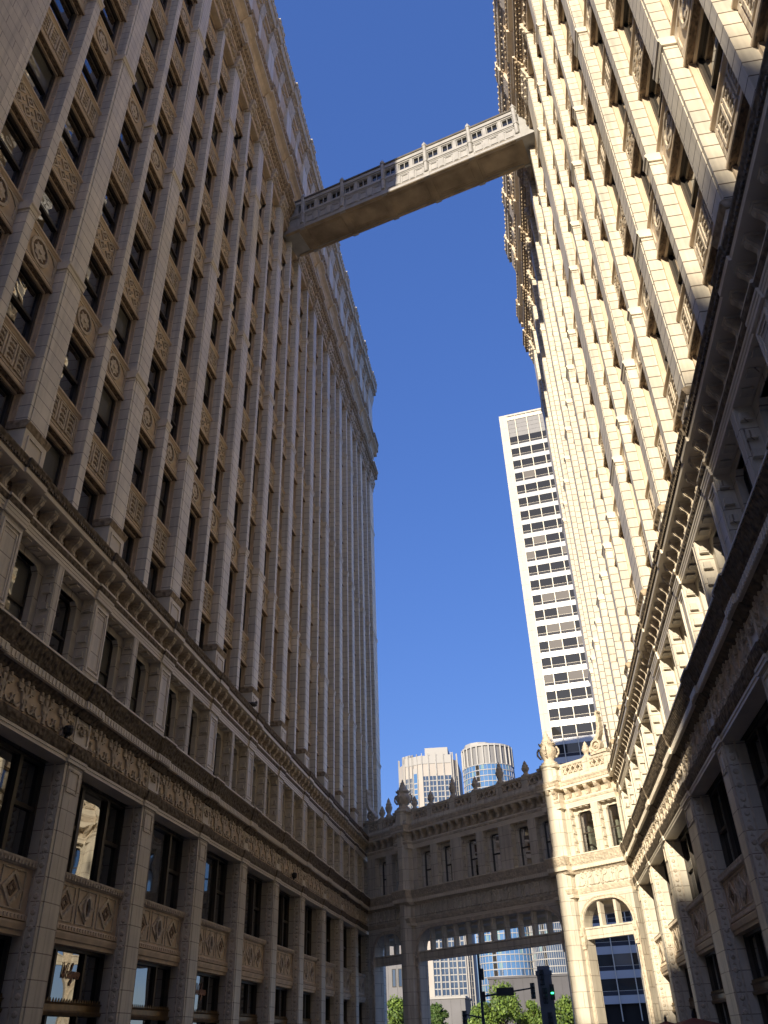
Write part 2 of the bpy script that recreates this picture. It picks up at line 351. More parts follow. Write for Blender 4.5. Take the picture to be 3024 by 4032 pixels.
def sash(hgt=2.10):
    b = MB(); z0 = -hgt
    b.mat(1)                     # moulded terra cotta jambs and soffit bed
    for sg in (-1, 1):
        b.box(min(sg * .5, sg * .462), max(sg * .5, sg * .478), -.62, -.32, z0, 0)
        b.box(min(sg * .478, sg * .452), max(sg * .478, sg * .452), -.62, -.43, z0, 0)
        for q in range(3): b.box(min(sg * .478, sg * .466), max(sg * .478, sg * .466), -.40, -.32, z0 + .4 + .62 * q, z0 + .5 + .62 * q)
    b.box(-.452, .452, -.62, -.40, -.07, 0)
    b.mat(0)
    b.frame(-.452, .452, z0, -.07, .05, -.60, -.455)
    b.box(-.38, .38, -.60, -.475, z0 + (hgt - .07) * .5 - .04, z0 + (hgt - .07) * .5 + .045)
    b.box(-.452, .452, -.6, -.42, z0 - .02, z0 + .045)
    return b
def panes(kind, hgt=2.10):
    b = MB(); z0 = -hgt; zm = z0 + (hgt - .07) * .5
    b.mat(0 if kind != 2 else 1); b.add([(-.41, -.52, zm + .03), (.41, -.52, zm + .03), (.41, -.52, -.1), (-.41, -.52, -.1)], [(0, 1, 2, 3)])
    b.mat(0 if kind != 3 else 1); b.add([(-.41, -.555, z0 + .03), (.41, -.555, z0 + .03), (.41, -.555, zm), (-.41, -.555, zm)], [(0, 1, 2, 3)])
    return b
SASH = sash(); SASHM = SASH.mesh('sash_window', [M['bronze'], M['tan']])
PANE = [panes(i) for i in range(4)]
PANEM = [b.mesh('sash_pane', [M['pane'], M['blindpane']]) for b in PANE]

# third storey window (x centred, width 1; z=0 at sill), cut corners, rosettes on the reveals
def storey_window(hgt):
    b = MB(); b.mat(0)
    o = [(-.5, 0), (.5, 0), (.5, hgt), (-.5, hgt), (-.5, hgt * .6), (-.5, hgt * .3)]
    i_ = [(-.36, .06), (.36, .06), (.36, hgt - .36), (.27, hgt - .2), (-.27, hgt - .2), (-.36, hgt - .36)]
    o = [(-.5, 0), (.5, 0), (.5, hgt - .3), (.5, hgt), (-.5, hgt), (-.5, hgt - .3)]
    b.ring(o, i_, -.46, -.34)
    b.ring([(x * 1.0, z) for x, z in i_], [(x * .93, .09 + (z - .06) * .985) for x, z in i_], -.47, -.315)
    for sg in (-1, 1):
        for q in range(5):
            zz = .2 + q * (hgt - .35) / 4.4
            x0, x1 = sorted((sg * .5, sg * .462)); b.box(x0, x1, -.23, -.07, zz, zz + .15)
            x0, x1 = sorted((sg * .5, sg * .45)); b.box(x0, x1, -.25, -.05, zz - .03, zz)
    for q in range(3): b.box(-.33 + .27 * q, -.21 + .27 * q, -.27, -.06, hgt - .03, hgt + .001)
    b.mat(1); b.frame(-.35, .35, .09, hgt - .18, .04, -.56, -.47); b.box(-.32, .32, -.56, -.475, hgt * .44, hgt * .44 + .06)
    return b
SWH = ST1 - ST0
SWIN = storey_window(SWH).mesh('storey_window', [M['small'], M['bronze']])
def flatpane(x0, x1, z0, z1, p, m, name):
    b = MB(); b.add([(x0, p, z0), (x1, p, z0), (x1, p, z1), (x0, p, z1)], [(0, 1, 2, 3)]); return b.mesh(name, [m])
SWPANE = [flatpane(-.34, .34, .09, SWH - .18, -.53, m, 'storey_pane') for m in (M['pane'], M['pane'], M['blindpane'])]

# ------------------------------------------------------------------ piers
def shaft_pier(w, major):
    """x from 0 (near edge) to w; runs from the plaza to the crown"""
    b = MB(); b.mat(0)
    zt = Z(42.0)
    if major:
        g = .085
        b.box(g + .022, w - g - .022, -.62, 0, Z(10.9), zt)
        for x0, x1 in ((0, g), (w - g, w)): b.box(x0, x1, -.62, -.014, Z(10.9), zt)
        for x0, x1 in ((g, g + .022), (w - g - .022, w - g)): b.box(x0, x1, -.62, -.05, Z(10.9), zt)
        # pedestal with sunk panel and a leafy cap
        b.mat(1); b.box(-.05, w + .05, -.58, .05, Z(10.7), Z(11.82)); b.frame(.08, w - .08, Z(10.75), Z(11.70), .05, .045, .075)
        b.mat(2); b.ext([(-.58, Z(11.82)), (.055, Z(11.82)), (.075, Z(11.87)), (.12, Z(11.96)), (.12, Z(11.99)), (.03, Z(12.05)), (-.58, Z(12.05))], -.08, w + .08)
    else:
        b.box(0, w, -.62, 0, Z(10.9), zt)
        b.mat(1); b.box(-.012, w + .012, -.6, .012, Z(10.7), Z(11.3))
    b.mat(1)
    for k in range(3):
        zb = Z(17.25) + 10.08 * k
        b.ext([(-.6, zb - .13), (.015, zb - .12), (.03, zb - .05), (.03, zb), (.065, zb + .04), (.065, zb + .11), (.02, zb + .15), (-.6, zb + .15)], -.045, w + .045)
    # capital
    z0 = zt
    b.mat(3); b.ext([(-.5, z0), (.03, z0), (.05, z0 + .05), (.05, z0 + .25), (.12, z0 + .45), (.2, z0 + .75), (.24, z0 + .95), (-.5, z0 + .95)], -.06, w + .06)
    n = 3 if major else 2
    for q in range(n):
        cx = w * (q + .5) / n
        b.boss(cx, z0 + .3, .12, .04, .17); b.boss(cx, z0 + .68, .13, .15, .27)
    # attic pilaster
    a0, a1 = Z(47.3), Z(52.1)
    ap, aw = (.12, .12) if major else (.04, .08)
    b.mat(1)
    if major:
        b.box(-aw, w * .5 - .03, -.5, ap, a0, a1); b.box(w * .5 + .03, w + aw, -.5, ap, a0, a1); b.box(0, w, -.5, ap - .05, a0, a1)
        b.box(-.02, w + .02, -.4, .06, Z(43.9), Z(46.5)); b.mat(3); b.box(-.08, w + .08, -.4, .16, Z(45.7), Z(46.5))
    else:
        b.box(-aw, w + aw, -.5, ap, a0, a1)
    b.mat(3); b.ext([(-.5, a1), (ap + .02, a1), (ap + .04, a1 + .2), (ap + .12, a1 + .6), (ap + .2, a1 + .95), (ap + .2, a1 + 1.1), (-.5, a1 + 1.1)], -aw - .05, w + aw + .05)
    return b

def base_pier(w):
    b = MB(); b.mat(0); g = .09
    b.box(g + .02, w - g - .02, -.55, 0, 0, EL)
    for x0, x1 in ((0, g), (w - g, w)): b.box(x0, x1, -.55, -.018, 0, EL)
    for x0, x1 in ((g, g + .02), (w - g - .02, w - g)): b.box(x0, x1, -.55, -.05, 0, EL)
    b.box(w / 2 - .012, w / 2 + .012, -.01, .003, .6, EL - .75)
    b.mat(1); b.frame(.15, w - .15, EL - .62, EL - .12, .035, -.01, .022)
    # chain of leaves and rosettes on both reveals
    b.mat(1)
    for sg, x in ((-1, 0), (1, w)):
        for q in range(24):
            zz = .3 + q * .30
            V = [(x, -.145 + .07 * math.cos(2 * math.pi * i / 7), zz + .07 * math.sin(2 * math.pi * i / 7)) for i in range(7)]
            V2 = [(x + sg * .03, -.145 + .04 * math.cos(2 * math.pi * i / 7), zz + .04 * math.sin(2 * math.pi * i / 7)) for i in range(7)]
            b.prism(V, V2)
            b.prism([(x, -.20, zz + .11), (x, -.10, zz + .13), (x, -.145, zz + .21)], [(x + sg * .018, -.19, zz + .12), (x + sg * .018, -.11, zz + .14), (x + sg * .018, -.145, zz + .19)])
        x0, x1 = sorted((x, x + sg * .02)); b.box(x0, x1, -.04, -.012, 0, EL); b.box(x0, x1, -.29, -.25, 0, EL)
    # storey panel pier above
    b.mat(0); b.box(0.0, w, -.5, -.012, ST0, ST1 + .02)
    b.mat(2); b.frame(.06, w - .06, ST0 + .3, ST1 - .1, .055, -.02, .02); b.frame(.15, w - .15, ST0 + .42, ST1 - .22, .03, -.02, .008)
    b.ext([(-.45, ST0), (.06, ST0), (.06, ST0 + .09), (.03, ST0 + .13), (.03, ST0 + .2), (-.45, ST0 + .22)], -.035, w + .035)
    # the square panel over each pier, in the frieze
    b.mat(2); b.box(0, w, -.4, .012, FR0, FR1); b.frame(.05, w - .05, FR0 + .03, FR1 - .03, .06, 0, .045)
    b.mat(1); t = leafscroll(w * .62, .5); b.put(t, w / 2, .01, FR0 + .1, 1, {0: 1})
    return b

def storey_mullion(w):
    b = MB(); b.mat(0); b.box(0, w, -.5, -.012, ST0, ST1 + .02)
    b.box(.04, .07, -.02, .0, ST0 + .3, ST1); b.box(w - .07, w - .04, -.02, 0, ST0 + .3, ST1)
    b.ext([(-.45, ST0), (.05, ST0), (.05, ST0 + .1), (.02, ST0 + .2), (-.45, ST0 + .2)], -.03, w + .03)
    return b

# base bay between two piers: x from 0 to w
def base_bay(w, right):
    B = {}
    sill1, sill0, pan0, head0 = Z(3.46), Z(3.30), Z(2.45), Z(2.06)
    b = MB(); b.mat(0)
    b.box(0, w, -.5, -.32, pan0, sill0)
    b.mat(1); b.ext([(-.5, sill0), (-.29, sill0), (-.25, sill0 + .05), (-.22, sill0 + .12), (-.22, sill0 + .16), (-.5, sill0 + .18)], 0, w)
    n = int(w / .13)
    for i in range(n): b.box((i + .3) * w / n, (i + .7) * w / n, -.26, -.215, sill0 + .03, sill0 + .11)
    b.mat(0); b.ext([(-.5, pan0 - .12), (-.26, pan0 - .12), (-.27, pan0 - .04), (-.30, pan0), (-.5, pan0)], 0, w)
    b.ext([(-.5, head0), (-.3, head0), (-.3, head0 + .08), (-.26, head0 + .10), (-.24, head0 + .2), (-.24, pan0 - .15), (-.5, pan0 - .125)], 0, w)
    for i in range(n): b.box((i + .3) * w / n, (i + .7) * w / n, -.27, -.245, pan0 - .1, pan0 - .03)
    zc = (pan0 + sill0) / 2; hh = (sill0 - pan0) / 2 - .08
    for cx, k in ((w * .2, 0), (w * .5, 1), (w * .8, 0)):
        b.mat(2); b.frame(cx - w * .13, cx + w * .13, pan0 + .05, sill0 - .05, .03, -.32, -.295)
        b.ring([(cx, zc - hh), (cx + w * .115, zc), (cx, zc + hh), (cx - w * .115, zc)], [(cx, zc - hh * .75), (cx + w * .082, zc), (cx, zc + hh * .75), (cx - w * .082, zc)], -.32, -.285)
        if k:
            b.ring([(cx + .17 * math.cos(a), zc + .27 * math.sin(a)) for a in [i * .393 for i in range(16)]], [(cx + .11 * math.cos(a), zc + .2 * math.sin(a)) for a in [i * .393 for i in range(16)]], -.32, -.25)
            b.mat(3); b.extp([(cx + .11 * math.cos(a), zc + .2 * math.sin(a)) for a in [i * .393 for i in range(16)]], -.33, -.312)
        else:
            b.mat(3); b.ring([(cx, zc - hh * .45), (cx + w * .05, zc), (cx, zc + hh * .45), (cx - w * .05, zc)], [(cx, zc - hh * .2), (cx + w * .02, zc), (cx, zc + hh * .2), (cx - w * .02, zc)], -.325, -.30)
    B['apron_panel'] = (b, [M['tan'], M['relief'], M['relief'], M['dirt_shade']])
    b = MB(); b.mat(0); z0, z1 = sill1 + .0, EL
    b.frame(.02, w - .02, z0, z1 - .02, .07, -.66, -.50)
    for x in (w * .32, w * .72): b.box(x - .06, x + .06, -.66, -.5, z0 + .07, z1 - .09)
    for x0, x1 in ((.09, w * .32 - .06), (w * .72 + .06, w - .09)): b.box(x0, x1, -.64, -.53, z0 + 1.03, z0 + 1.12)
    B['display_window'] = (b, [M['bronze']])
    b = MB(); b.mat(0); b.add([(.05, -.6, z0), (w - .05, -.6, z0), (w - .05, -.6, z1), (.05, -.6, z1)], [(0, 1, 2, 3)])
    B['display_pane'] = (b, [M['shopglass']])
    b = MB(); b.mat(0); b.frame(.02, w - .02, .15, head0 - .0, .07, -.66, -.5)
    for x in (w * .32, w * .72): b.box(x - .045, x + .045, -.66, -.52, .22, head0 - .07)
    b.mat(1); b.ext([(-.66, Z(.74)), (-.42, Z(.74)), (-.40, Z(.80)), (-.45, Z(.84)), (-.45, Z(.95)), (-.40, Z(.99)), (-.66, Z(1.0))], .03, w - .03)
    n = int(w / .12)
    for i in range(n): b.extp([((i + .2) * w / n, Z(1.0)), ((i + .8) * w / n, Z(1.0)), ((i + .5) * w / n, Z(1.07))], -.47, -.45)
    B['shop_window'] = (b, [M['bronze'], M['gold']])
    b = MB(); b.mat(0); b.add([(.05, -.6, .15), (w - .05, -.6, .15), (w - .05, -.6, head0), (.05, -.6, head0)], [(0, 1, 2, 3)])
    B['shop_pane'] = (b, [M['shopglass']])
    return B

def in_view(P):
    d = Vector(P) - Vector((0, 0, H)); z = d.dot(fw)
    if z <= .5: return None
    x, y = d.dot(rt) / z, d.dot(up) / z
    if abs(x) > .50 or abs(y) > .66: return None
    return x, y, z

# ------------------------------------------------------------------ one of the two terra cotta office buildings
def office(name, label, origin, rz, mir, majors, minors, u0, u1, depth, unseen_blocks):
    root = empty(name, origin, rz, label, 'office building', 'terra cotta office buildings facing each other')
    sg = -1 if mir else 1
    Mw = root.matrix_basis.copy() if False else Matrix.Translation(Vector(origin)) @ Matrix.Rotation(rz, 4, 'Z')
    L = lambda u: sg * u
    vis = [(a, w_) for a, w_ in majors if a + w_ > u0]
    brk = [(a - .03, a + w_ + .03, .05) for a, w_ in majors]
    brkc = [(a - .14, a + w_ + .14, .12) for a, w_ in majors]
    # body
    b = MB(); b.box(u0, u1, -depth, -.66, 0.0, Z(54.2))
    b.build('wall', [M['wallblk']], root, mir)
    b = MB()
    for (x0, x1, p0, p1, zt) in unseen_blocks: b.box(x0, x1, p0, p1, Z(54.21), zt)  # blocks standing above the real roof, out of view
    b.box(u0 + .5, u1 - .5, -depth + .5, -1.2, Z(54.205), Z(54.6))
    b.build('roof', [M['roof']], root, mir)
    # frieze ground with candelabra between the piers
    b = MB(); b.mat(0); run(b, (u0, u1), [(-.4, LIPD + .02), (-.0, LIPD + .02), (-.0, Z(6.62)), (-.4, Z(6.62))])
    b.mat(1)
    ends = [a for a, _ in majors] + [u1]
    for i, (a, w_) in enumerate(majors):
        s0, s1 = a + w_ + .05, ends[i + 1] - .05; n = max(1, round((s1 - s0) / .84))
        if ends[i + 1] < u0 or s1 - s0 < .5: continue
        for q in range(n): b.put(CAND, s0 + (q + .5) * (s1 - s0) / n, .0, FR0 + .01, 1, {0: 1})
        for x in (s0, s1):
            for q in range(4): b.boss(x + (.06 if x == s0 else -.06), FR0 + .1 + .15 * q, .06, 0, .05, 6)
    b.build('frieze', [M['tan'], M['relief']], root, mir)
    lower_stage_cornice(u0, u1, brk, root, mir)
    # brackets under the lower cornice
    n = round((u1 - u0) / .602); zbr = Z(10.10)
    for i in range(min(n, 99)):
        u = u1 - (i + .5) * .602
        if u < u0 + .2: break
        link('scroll_bracket', BRACKET, root, (L(u), -.05, zbr))
    # piers
    cache = {}
    for a, w_ in majors:
        if ('M', w_) not in cache:
            cache[('M', w_)] = (shaft_pier(w_, True).mesh('pier', [M['terra_lifted' if mir else 'terra'], M['cream'], M['umber'], M['relief']], mir), base_pier(w_).mesh('base_pier', [M['course'], M['relief'], M['cream']], mir))
        s, bs = cache[('M', w_)]
        if a + .01 >= u0: link('pier', s, root, (L(a), 0, 0))
        link('base_pier', bs, root, (L(a), 0, 0))
    for a, w_ in minors:
        if ('m', w_) not in cache:
            cache[('m', w_)] = (shaft_pier(w_, False).mesh('slender_pier', [M['terra_lifted' if mir else 'terra'], M['cream'], M['soot'], M['relief']], mir), storey_mullion(w_).mesh('storey_mullion', [M['small']], mir))
        s, bs = cache[('m', w_)]
        link('slender_pier', s, root, (L(a), 0, 0)); link('storey_mullion', bs, root, (L(a), 0, 0))
    # columns of windows
    allp = sorted(majors + minors); cols = []
    for (a, w_), (a2, w2) in zip(allp[:-1], allp[1:]):
        if a2 - a - w_ > .6: cols.append((a + w_, a2))
    items = []
    for c, (x0, x1) in enumerate(cols):
        for k in range(10):
            zh = HEAD0 + FLOOR * k if k < 9 else Z(42.14)
            P = Mw @ Vector((L((x0 + x1) / 2), -.4, zh - .6)); q = in_view(P)
            items.append((q is None, (P - Vector((0, 0, H))).length if q else 999, c, k, x0, x1, zh))
    items.sort(); rnd = random.Random(11)
    fw_, fs_ = MB(), MB(); nw = 0
    for (hid, d, c, k, x0, x1, zh) in items:
        cx, wd = (x0 + x1) / 2, x1 - x0
        kind = rnd.choices((0, 1, 2, 3), (5, 2, 2.6, .6))[0]
        scl = 1.0 if k < 9 else 1.26
        sk = (0, 1, 2)[k % 3]
        if nw < 100 and not hid:
            o = link('window', SASHM, root, (L(cx), 0, zh)); o.scale = (wd, 1, scl)
            p = link('pane', PANEM[kind], o)
            if k < 9:
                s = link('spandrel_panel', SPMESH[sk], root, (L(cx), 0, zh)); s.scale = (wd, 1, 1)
            nw += 1
        else:
            for src, mp in ((SASH, {0: 0, 1: 1}), (PANE[kind], {0: 2, 1: 3})):
                t = MB(); t.v = [(x, p, z * scl) for x, p, z in src.v]; t.f = src.f; t.mi = src.mi
                fw_.put(t, cx, 0, zh, wd, mp)
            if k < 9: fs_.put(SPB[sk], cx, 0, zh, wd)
    tag(fw_.build('upper_windows', [M['bronze'], M['tan'], M['pane'], M['blindpane']], root, mir), kind='stuff')
    tag(fs_.build('upper_spandrels', SPM, root, mir), kind='stuff')
    # crown: ornament panels over the top windows, two cornices, attic, parapet
    b = MB()
    for x0, x1 in cols:
        b.mat(0); b.box(x0, x1, -.62, -.07, Z(42.14), Z(43.1)); b.mat(1)
        t = leafscroll((x1 - x0) * .9, .8, .12); b.put(t, (x0 + x1) / 2, -.07, Z(42.22), 1, {0: 1})
    b.build('scroll_panels', [M['tan'], M['relief']], root, mir)
    cu1 = u1
    def cornice(nm, rows, e):
        b = MB()
        for mi, prof in rows:
            b.mat(mi); run(b, (u0, cu1), prof, 0, brkc)
            pm = max(p for p, z in prof)
            if e: b.ext([(min(p, .0), z) for p, z in prof], cu1, cu1 + .001)
        # return round the far end so that the corner reads solid
        for mi, prof in rows:
            b.mat(mi); pts = [(p, z) for p, z in prof if p > -.05]
            pm = max(p for p, z in pts); z0, z1 = min(z for p, z in prof), max(z for p, z in prof)
            b.box(cu1, cu1 + pm * .9, -3.0, pm - .004, z0 + .002, z1 - .002)
        return b
    z0 = Z(42.95)
    b = cornice('', [(0, [(-.6, z0 + .15), (.06, z0 + .15), (.08, z0 + .32), (-.6, z0 + .32)]),
                     (1, [(-.6, z0 + .321), (.12, z0 + .321), (.17, z0 + .5), (-.6, z0 + .5)]),
                     (0, [(-.6, z0 + .501), (.2, z0 + .501), (.2, z0 + .6), (-.6, z0 + .6)]),
                     (1, [(-.6, z0 + .601), (.22, z0 + .601), (.28, z0 + .78), (.4, z0 + 1.0), (-.6, z0 + 1.0)]),
                     (2, [(-.6, z0 + 1.001), (.43, z0 + 1.001), (.43, z0 + 1.12), (-.6, z0 + 1.2)])], True)
    for mi, st, zz, pp, hh in ((1, .26, z0 + .4, .15, .07), (1, .30, z0 + .72, .29, .16)):
        b.mat(mi); n = int((cu1 - u0) / st)
        for i in range(n):
            u = u0 + (i + .5) * st; e = max([q for a, c, q in brkc if a <= u <= c] or [0]); b.boss(u, zz, hh, pp - .1 + e, pp + .06 + e, 6)
    b.build('main_cornice', [M['tan'], M['umber'], M['cream']], root, mir)
    b = MB(); b.mat(0); run(b, (u0, u1), [(-.6, Z(44.1)), (-.08, Z(44.1)), (-.08, Z(46.3)), (-.6, Z(46.3))]); b.mat(1)
    for x0, x1 in cols: b.frame(x0 + .2, x1 - .2, Z(44.5), Z(46.0), .12, -.1, -.02)
    b.build('blind_storey', [M['wallblk'], M['cream']], root, mir)
    z0 = Z(46.2)
    b = cornice('', [(0, [(-.6, z0), (.0, z0), (.05, z0 + .1), (.2, z0 + .3), (.42, z0 + .42), (-.6, z0 + .42)]),
                     (2, [(-.6, z0 + .421), (.45, z0 + .421), (.45, z0 + .56), (-.6, z0 + .56)]),
                     (1, [(-.6, z0 + .561), (.46, z0 + .561), (.49, z0 + .7), (.54, z0 + .95), (-.6, z0 + .95)]),
                     (1, [(-.6, z0 + .951), (.55, z0 + .951), (.55, z0 + 1.1), (-.3, z0 + 1.2), (-.6, z0 + 1.2)])], True)
    b.mat(1); n = int((cu1 - u0) / .3)
    for i in range(n):
        u = u0 + (i + .5) * .3; e = max([q for a, c, q in brkc if a <= u <= c] or [0]); b.boss(u, z0 + .78, .13, .4 + e, .56 + e, 6)
    b.build('crown_cornice', [M['tan'], M['umber'], M['cream']], root, mir)
    # attic windows and wall
    b = MB(); b.mat(0); run(b, (u0, u1), [(-.66, Z(47.3)), (-.3, Z(47.3)), (-.3, Z(48.3)), (-.66, Z(48.3))])
    run(b, (u0, u1), [(-.66, Z(50.9)), (-.1, Z(50.9)), (.0, Z(51.6)), (.0, Z(53.2)), (-.66, Z(53.2))])
    b.mat(1)
    for x0, x1 in cols:
        t = leafscroll((x1 - x0) * .9, .9, .1); b.put(t, (x0 + x1) / 2, -.0, Z(51.9), 1, {0: 1})
        b.frame(x0 + .1, x1 - .1, Z(48.3), Z(50.9), .16, -.5, -.2)
    b.mat(2)
    for x0, x1 in cols: b.frame(x0 + .26, x1 - .26, Z(48.46), Z(50.74), .08, -.58, -.45); b.mat(2)
    b.mat(3)
    for x0, x1 in cols: b.add([(x0 + .3, -.54, Z(48.4)), (x1 - .3, -.54, Z(48.4)), (x1 - .3, -.54, Z(50.8)), (x0 + .3, -.54, Z(50.8))], [(0, 1, 2, 3)])
    b.build('attic', [M['tan'], M['relief'], M['bronze'], M['pane']], root, mir)
    z0 = Z(53.15)
    b = cornice('', [(0, [(-.6, z0), (.14, z0), (.16, z0 + .25), (-.6, z0 + .25)]),
                     (1, [(-.6, z0 + .251), (.2, z0 + .251), (.3, z0 + .6), (-.6, z0 + .6)]),
                     (3, [(-.6, z0 + .601), (.42, z0 + .601), (.46, z0 + .9), (.5, z0 + 1.1), (-.6, z0 + 1.1)]),
                     (3, [(-.6, z0 + 1.101), (.56, z0 + 1.101), (.58, z0 + 1.45), (.58, z0 + 1.72), (-.2, z0 + 1.75), (-.6, z0 + 1.75)])], True)
    n = int((cu1 - u0) / .42); b.mat(3)
    for i in range(n):
        u = u0 + (i + .5) * .42; e = max([q for a, c, q in brkc if a <= u <= c] or [0]); b.boss(u, z0 + 1.42, .15, .5 + e, .64 + e, 6); b.boss(u, z0 + .45, .12, .2 + e, .32 + e, 6)
    b.build('parapet', [M['tan'], M['umber'], M['cream'], M['relief']], root, mir)
    sh = MB(); sh.extp([(-.18, 0)] + [(x, z + .22) for x, z in arc(0, 0, .27, 200, -20, 10)] + [(.18, 0)], -.14, .0)
    for q in range(5): sh.ribbon([(0, .05), (.25 * math.sin(R(-60 + 30 * q)), .22 + .25 * math.cos(R(-60 + 30 * q)))], [.02, .07], -.02, .03)
    shm = sh.mesh('shell_finial', [M['cream']])
    for a, w_ in minors:
        if a > u0: link('shell_finial', shm, root, (L(a + w_ / 2), .5, z0 + 1.70))
    # ground stage bays and third storey windows
    bays = {}
    for i, (a, w_) in enumerate(majors):
        e = majors[i + 1][0] if i + 1 < len(majors) else u1
        wd = round(e - a - w_, 3)
        if wd < 1.0: continue
        if wd not in bays: bays[wd] = {k: q[0].mesh(k, q[1], mir) for k, q in base_bay(wd, not mir).items()}
        m_ = bays[wd]; loc = (L(a + w_), 0, 0)
        link('apron_panel', m_['apron_panel'], root, loc)
        for nm, pn in (('display_window', 'display_pane'), ('shop_window', 'shop_pane')):
            o = link(nm, m_[nm], root, loc); link('pane', m_[pn], o)
    rnd = random.Random(5)
    for x0, x1 in cols:
        o = link('storey_window', SWIN, root, (L((x0 + x1) / 2), 0, ST0)); o.scale = (x1 - x0, 1, 1)
        link('pane', rnd.choice(SWPANE), o)
    return root

# north building (left, in shade) ------------------------------------------------
LM = [(8.75, .8), (12.95, .8), (17.17, .79), (21.39, .78), (25.61, .78), (29.83, .75), (34.03, .75), (38.2, .8), (42.3, .86), (46.3, .9), (50.4, .85), (54.6, .8), (58.85, 1.75)]
Lm = [(11.08, .28), (15.31, .28), (19.54, .28), (23.78, .28), (28.0, .28), (32.2, .28), (36.38, .28), (40.5, .28), (44.68, .28), (48.8, .28), (52.9, .28), (57.1, .28)]
north = office('office_building', 'shaded cream terra cotta office block on the left, script signs in its shop windows',
               (-10, 0, 0), R(-90), True, LM, Lm, 6.4, 60.6, 45.0, [(30, 56, -30, -8, Z(92))])  # unseen roof block added to shade the lower floors of the white tower
# plain corner pavilion of coursed blocks at the near end
b = MB(); b.box(6.4, 9.24, -.62, .02, Z(10.95), Z(42.9)); b.box(9.24, 9.262, -.6, -.03, Z(10.95), Z(42.9)); b.box(9.262, 9.56, -.6, -.02, Z(10.95), Z(42.9))
b.build('corner_pavilion', [M['wallblk']], north, True)

# south building (right, in sun) -------------------------------------------------
RM = [(-4.8, .74), (.1, .74), (5.0, .74), (9.93, .74), (14.83, .74), (19.7, .74), (24.72, 1.45), (30.9, .78), (35.75, .78), (40.7, .8), (45.05, 1.45)]
Rm = [(-2.1, .3), (2.8, .3), (7.75, .3), (12.63, .3), (17.53, .3), (22.43, .3), (28.5, .3), (33.45, .3), (38.4, .3), (43.1, .3)]
south = office('office_building', 'sunlit cream terra cotta office block on the right, its near lower corner in deep shadow',
               (4.68, 0, 0), R(90), False, RM, Rm, -4.8, 46.5, 40.0, [(5, 30, -34, -14, Z(60))])

# ------------------------------------------------------------------ gateway screen that joins the two buildings
def clear_glass(name, tint, refl=0.10):
    m, N, L, b = new_mat(name)
    t = N.new("ShaderNodeBsdfTransparent"); t.inputs[0].default_value = (*tint, 1)
    b.inputs["Base Color"].default_value = (.01, .01, .01, 1); b.inputs["Roughness"].default_value = .03
    f = N.new("ShaderNodeFresnel"); f.inputs[0].default_value = 1.6
    g = N.new("ShaderNodeBsdfGlossy"); g.inputs["Roughness"].default_value = .03
    mx = N.new("ShaderNodeMixShader"); L.new(f.outputs[0], mx.inputs[0]); L.new(t.outputs[0], mx.inputs[1]); L.new(g.outputs[0], mx.inputs[2])
    L.new(mx.outputs[0], N["Material Output"].inputs["Surface"]); return m
M['clear'] = clear_glass('tinted_clear_glass', (.55, .6, .58))
M['lamp'] = None
m_, N_, L_, b_ = new_mat('warm_ceiling_lamp'); b_.inputs["Emission Color"].default_value = (1, .45, .12, 1); b_.inputs["Emission Strength"].default_value = 1.2; M['lamp'] = m_

gate = empty('gateway', (-9.9, 54.0, 0), math.atan2(0.64332, -0.76560),
             'arched terra cotta gateway screen with finials closing the far end between the two office blocks', 'gateway')
GW = 18.81; TUR = (3.68, 15.22)
ARCH = [(.5, 3.02, .95), (4.34, 14.52, 1.25), (15.84, 18.58, 1.05)]
SPR, CRN = Z(4.35), Z(5.36)
def arch_pts(a, b_, rx, n=9):
    P = []
    for i in range(n + 1):
        t = 1 - math.cos(math.pi / 2 * i / n); x = rx * t; P.append((a + x, SPR + (CRN - SPR) * math.sqrt(max(0, 1 - ((rx - x) / rx) ** 2))))
    return P + [(b_ - (x - a), z) for x, z in P[::-1]]
def arch_wall(b, p0, p1, bars):
    x = 0.0
    for a, e, rx in ARCH:
        b.mat(0); b.box(x, a, p0, p1, 0, EL); x = e
        pts = arch_pts(a, e, rx)
        for (x0, z0), (x1, z1) in zip(pts[:-1], pts[1:]):
            if x1 - x0 > 1e-4: b.extp([(x0, z0), (x1, z1), (x1, EL), (x0, EL)], p0, p1)
        if bars:
            b.mat(1)
            for wd, off, pr in ((.10, .07, .05), (.05, .17, .03)):
                q = [(a - off, SPR - .3)] + [(xx + (off if 0 else 0) + (-off if xx < (a + e) / 2 else off) * max(0, 1 - abs(xx - (a if xx < (a + e) / 2 else e)) / rx), zz + off * min(1, (zz - SPR) / (CRN - SPR))) for xx, zz in pts] + [(e + off, SPR - .3)]
                b.ribbon(q, wd, p1 - .02, p1 + pr)
            for off, pr in ((.05, .05), (.13, .035), (.2, .05)):
                b.box(a - off - .03, a - off + .03, p1 - .02, p1 + pr, 0, SPR - .35); b.box(e + off - .03, e + off + .03, p1 - .02, p1 + pr, 0, SPR - .35)
    b.mat(0); b.box(x, GW, p0, p1, 0, EL)
b = MB(); arch_wall(b, -.65, 0, True)
b.mat(1)
for a, e, rx in ARCH:      # console at each transom end
    for x in (a - .1, e + .1):
        b.extp([(x - .1, SPR - .95), (x + .1, SPR - .95), (x + .14, SPR - .5), (x + .1, SPR - .05), (x - .1, SPR - .05), (x - .14, SPR - .5)], -.01, .12)
        b.boss(x, SPR - .35, .12, .1, .2); b.boss(x, SPR - .75, .09, .1, .17)
b.build('arch_wall', [M['small'], M['relief']], gate, True)
b = MB(); b.box(0, GW, -1.59, -.66, EL - .35, EL - .02); b.box(0, GW, -1.95, -1.595, EL - .6, EL + .25)
b.build('rear_beam', [M['cream']], gate, True)
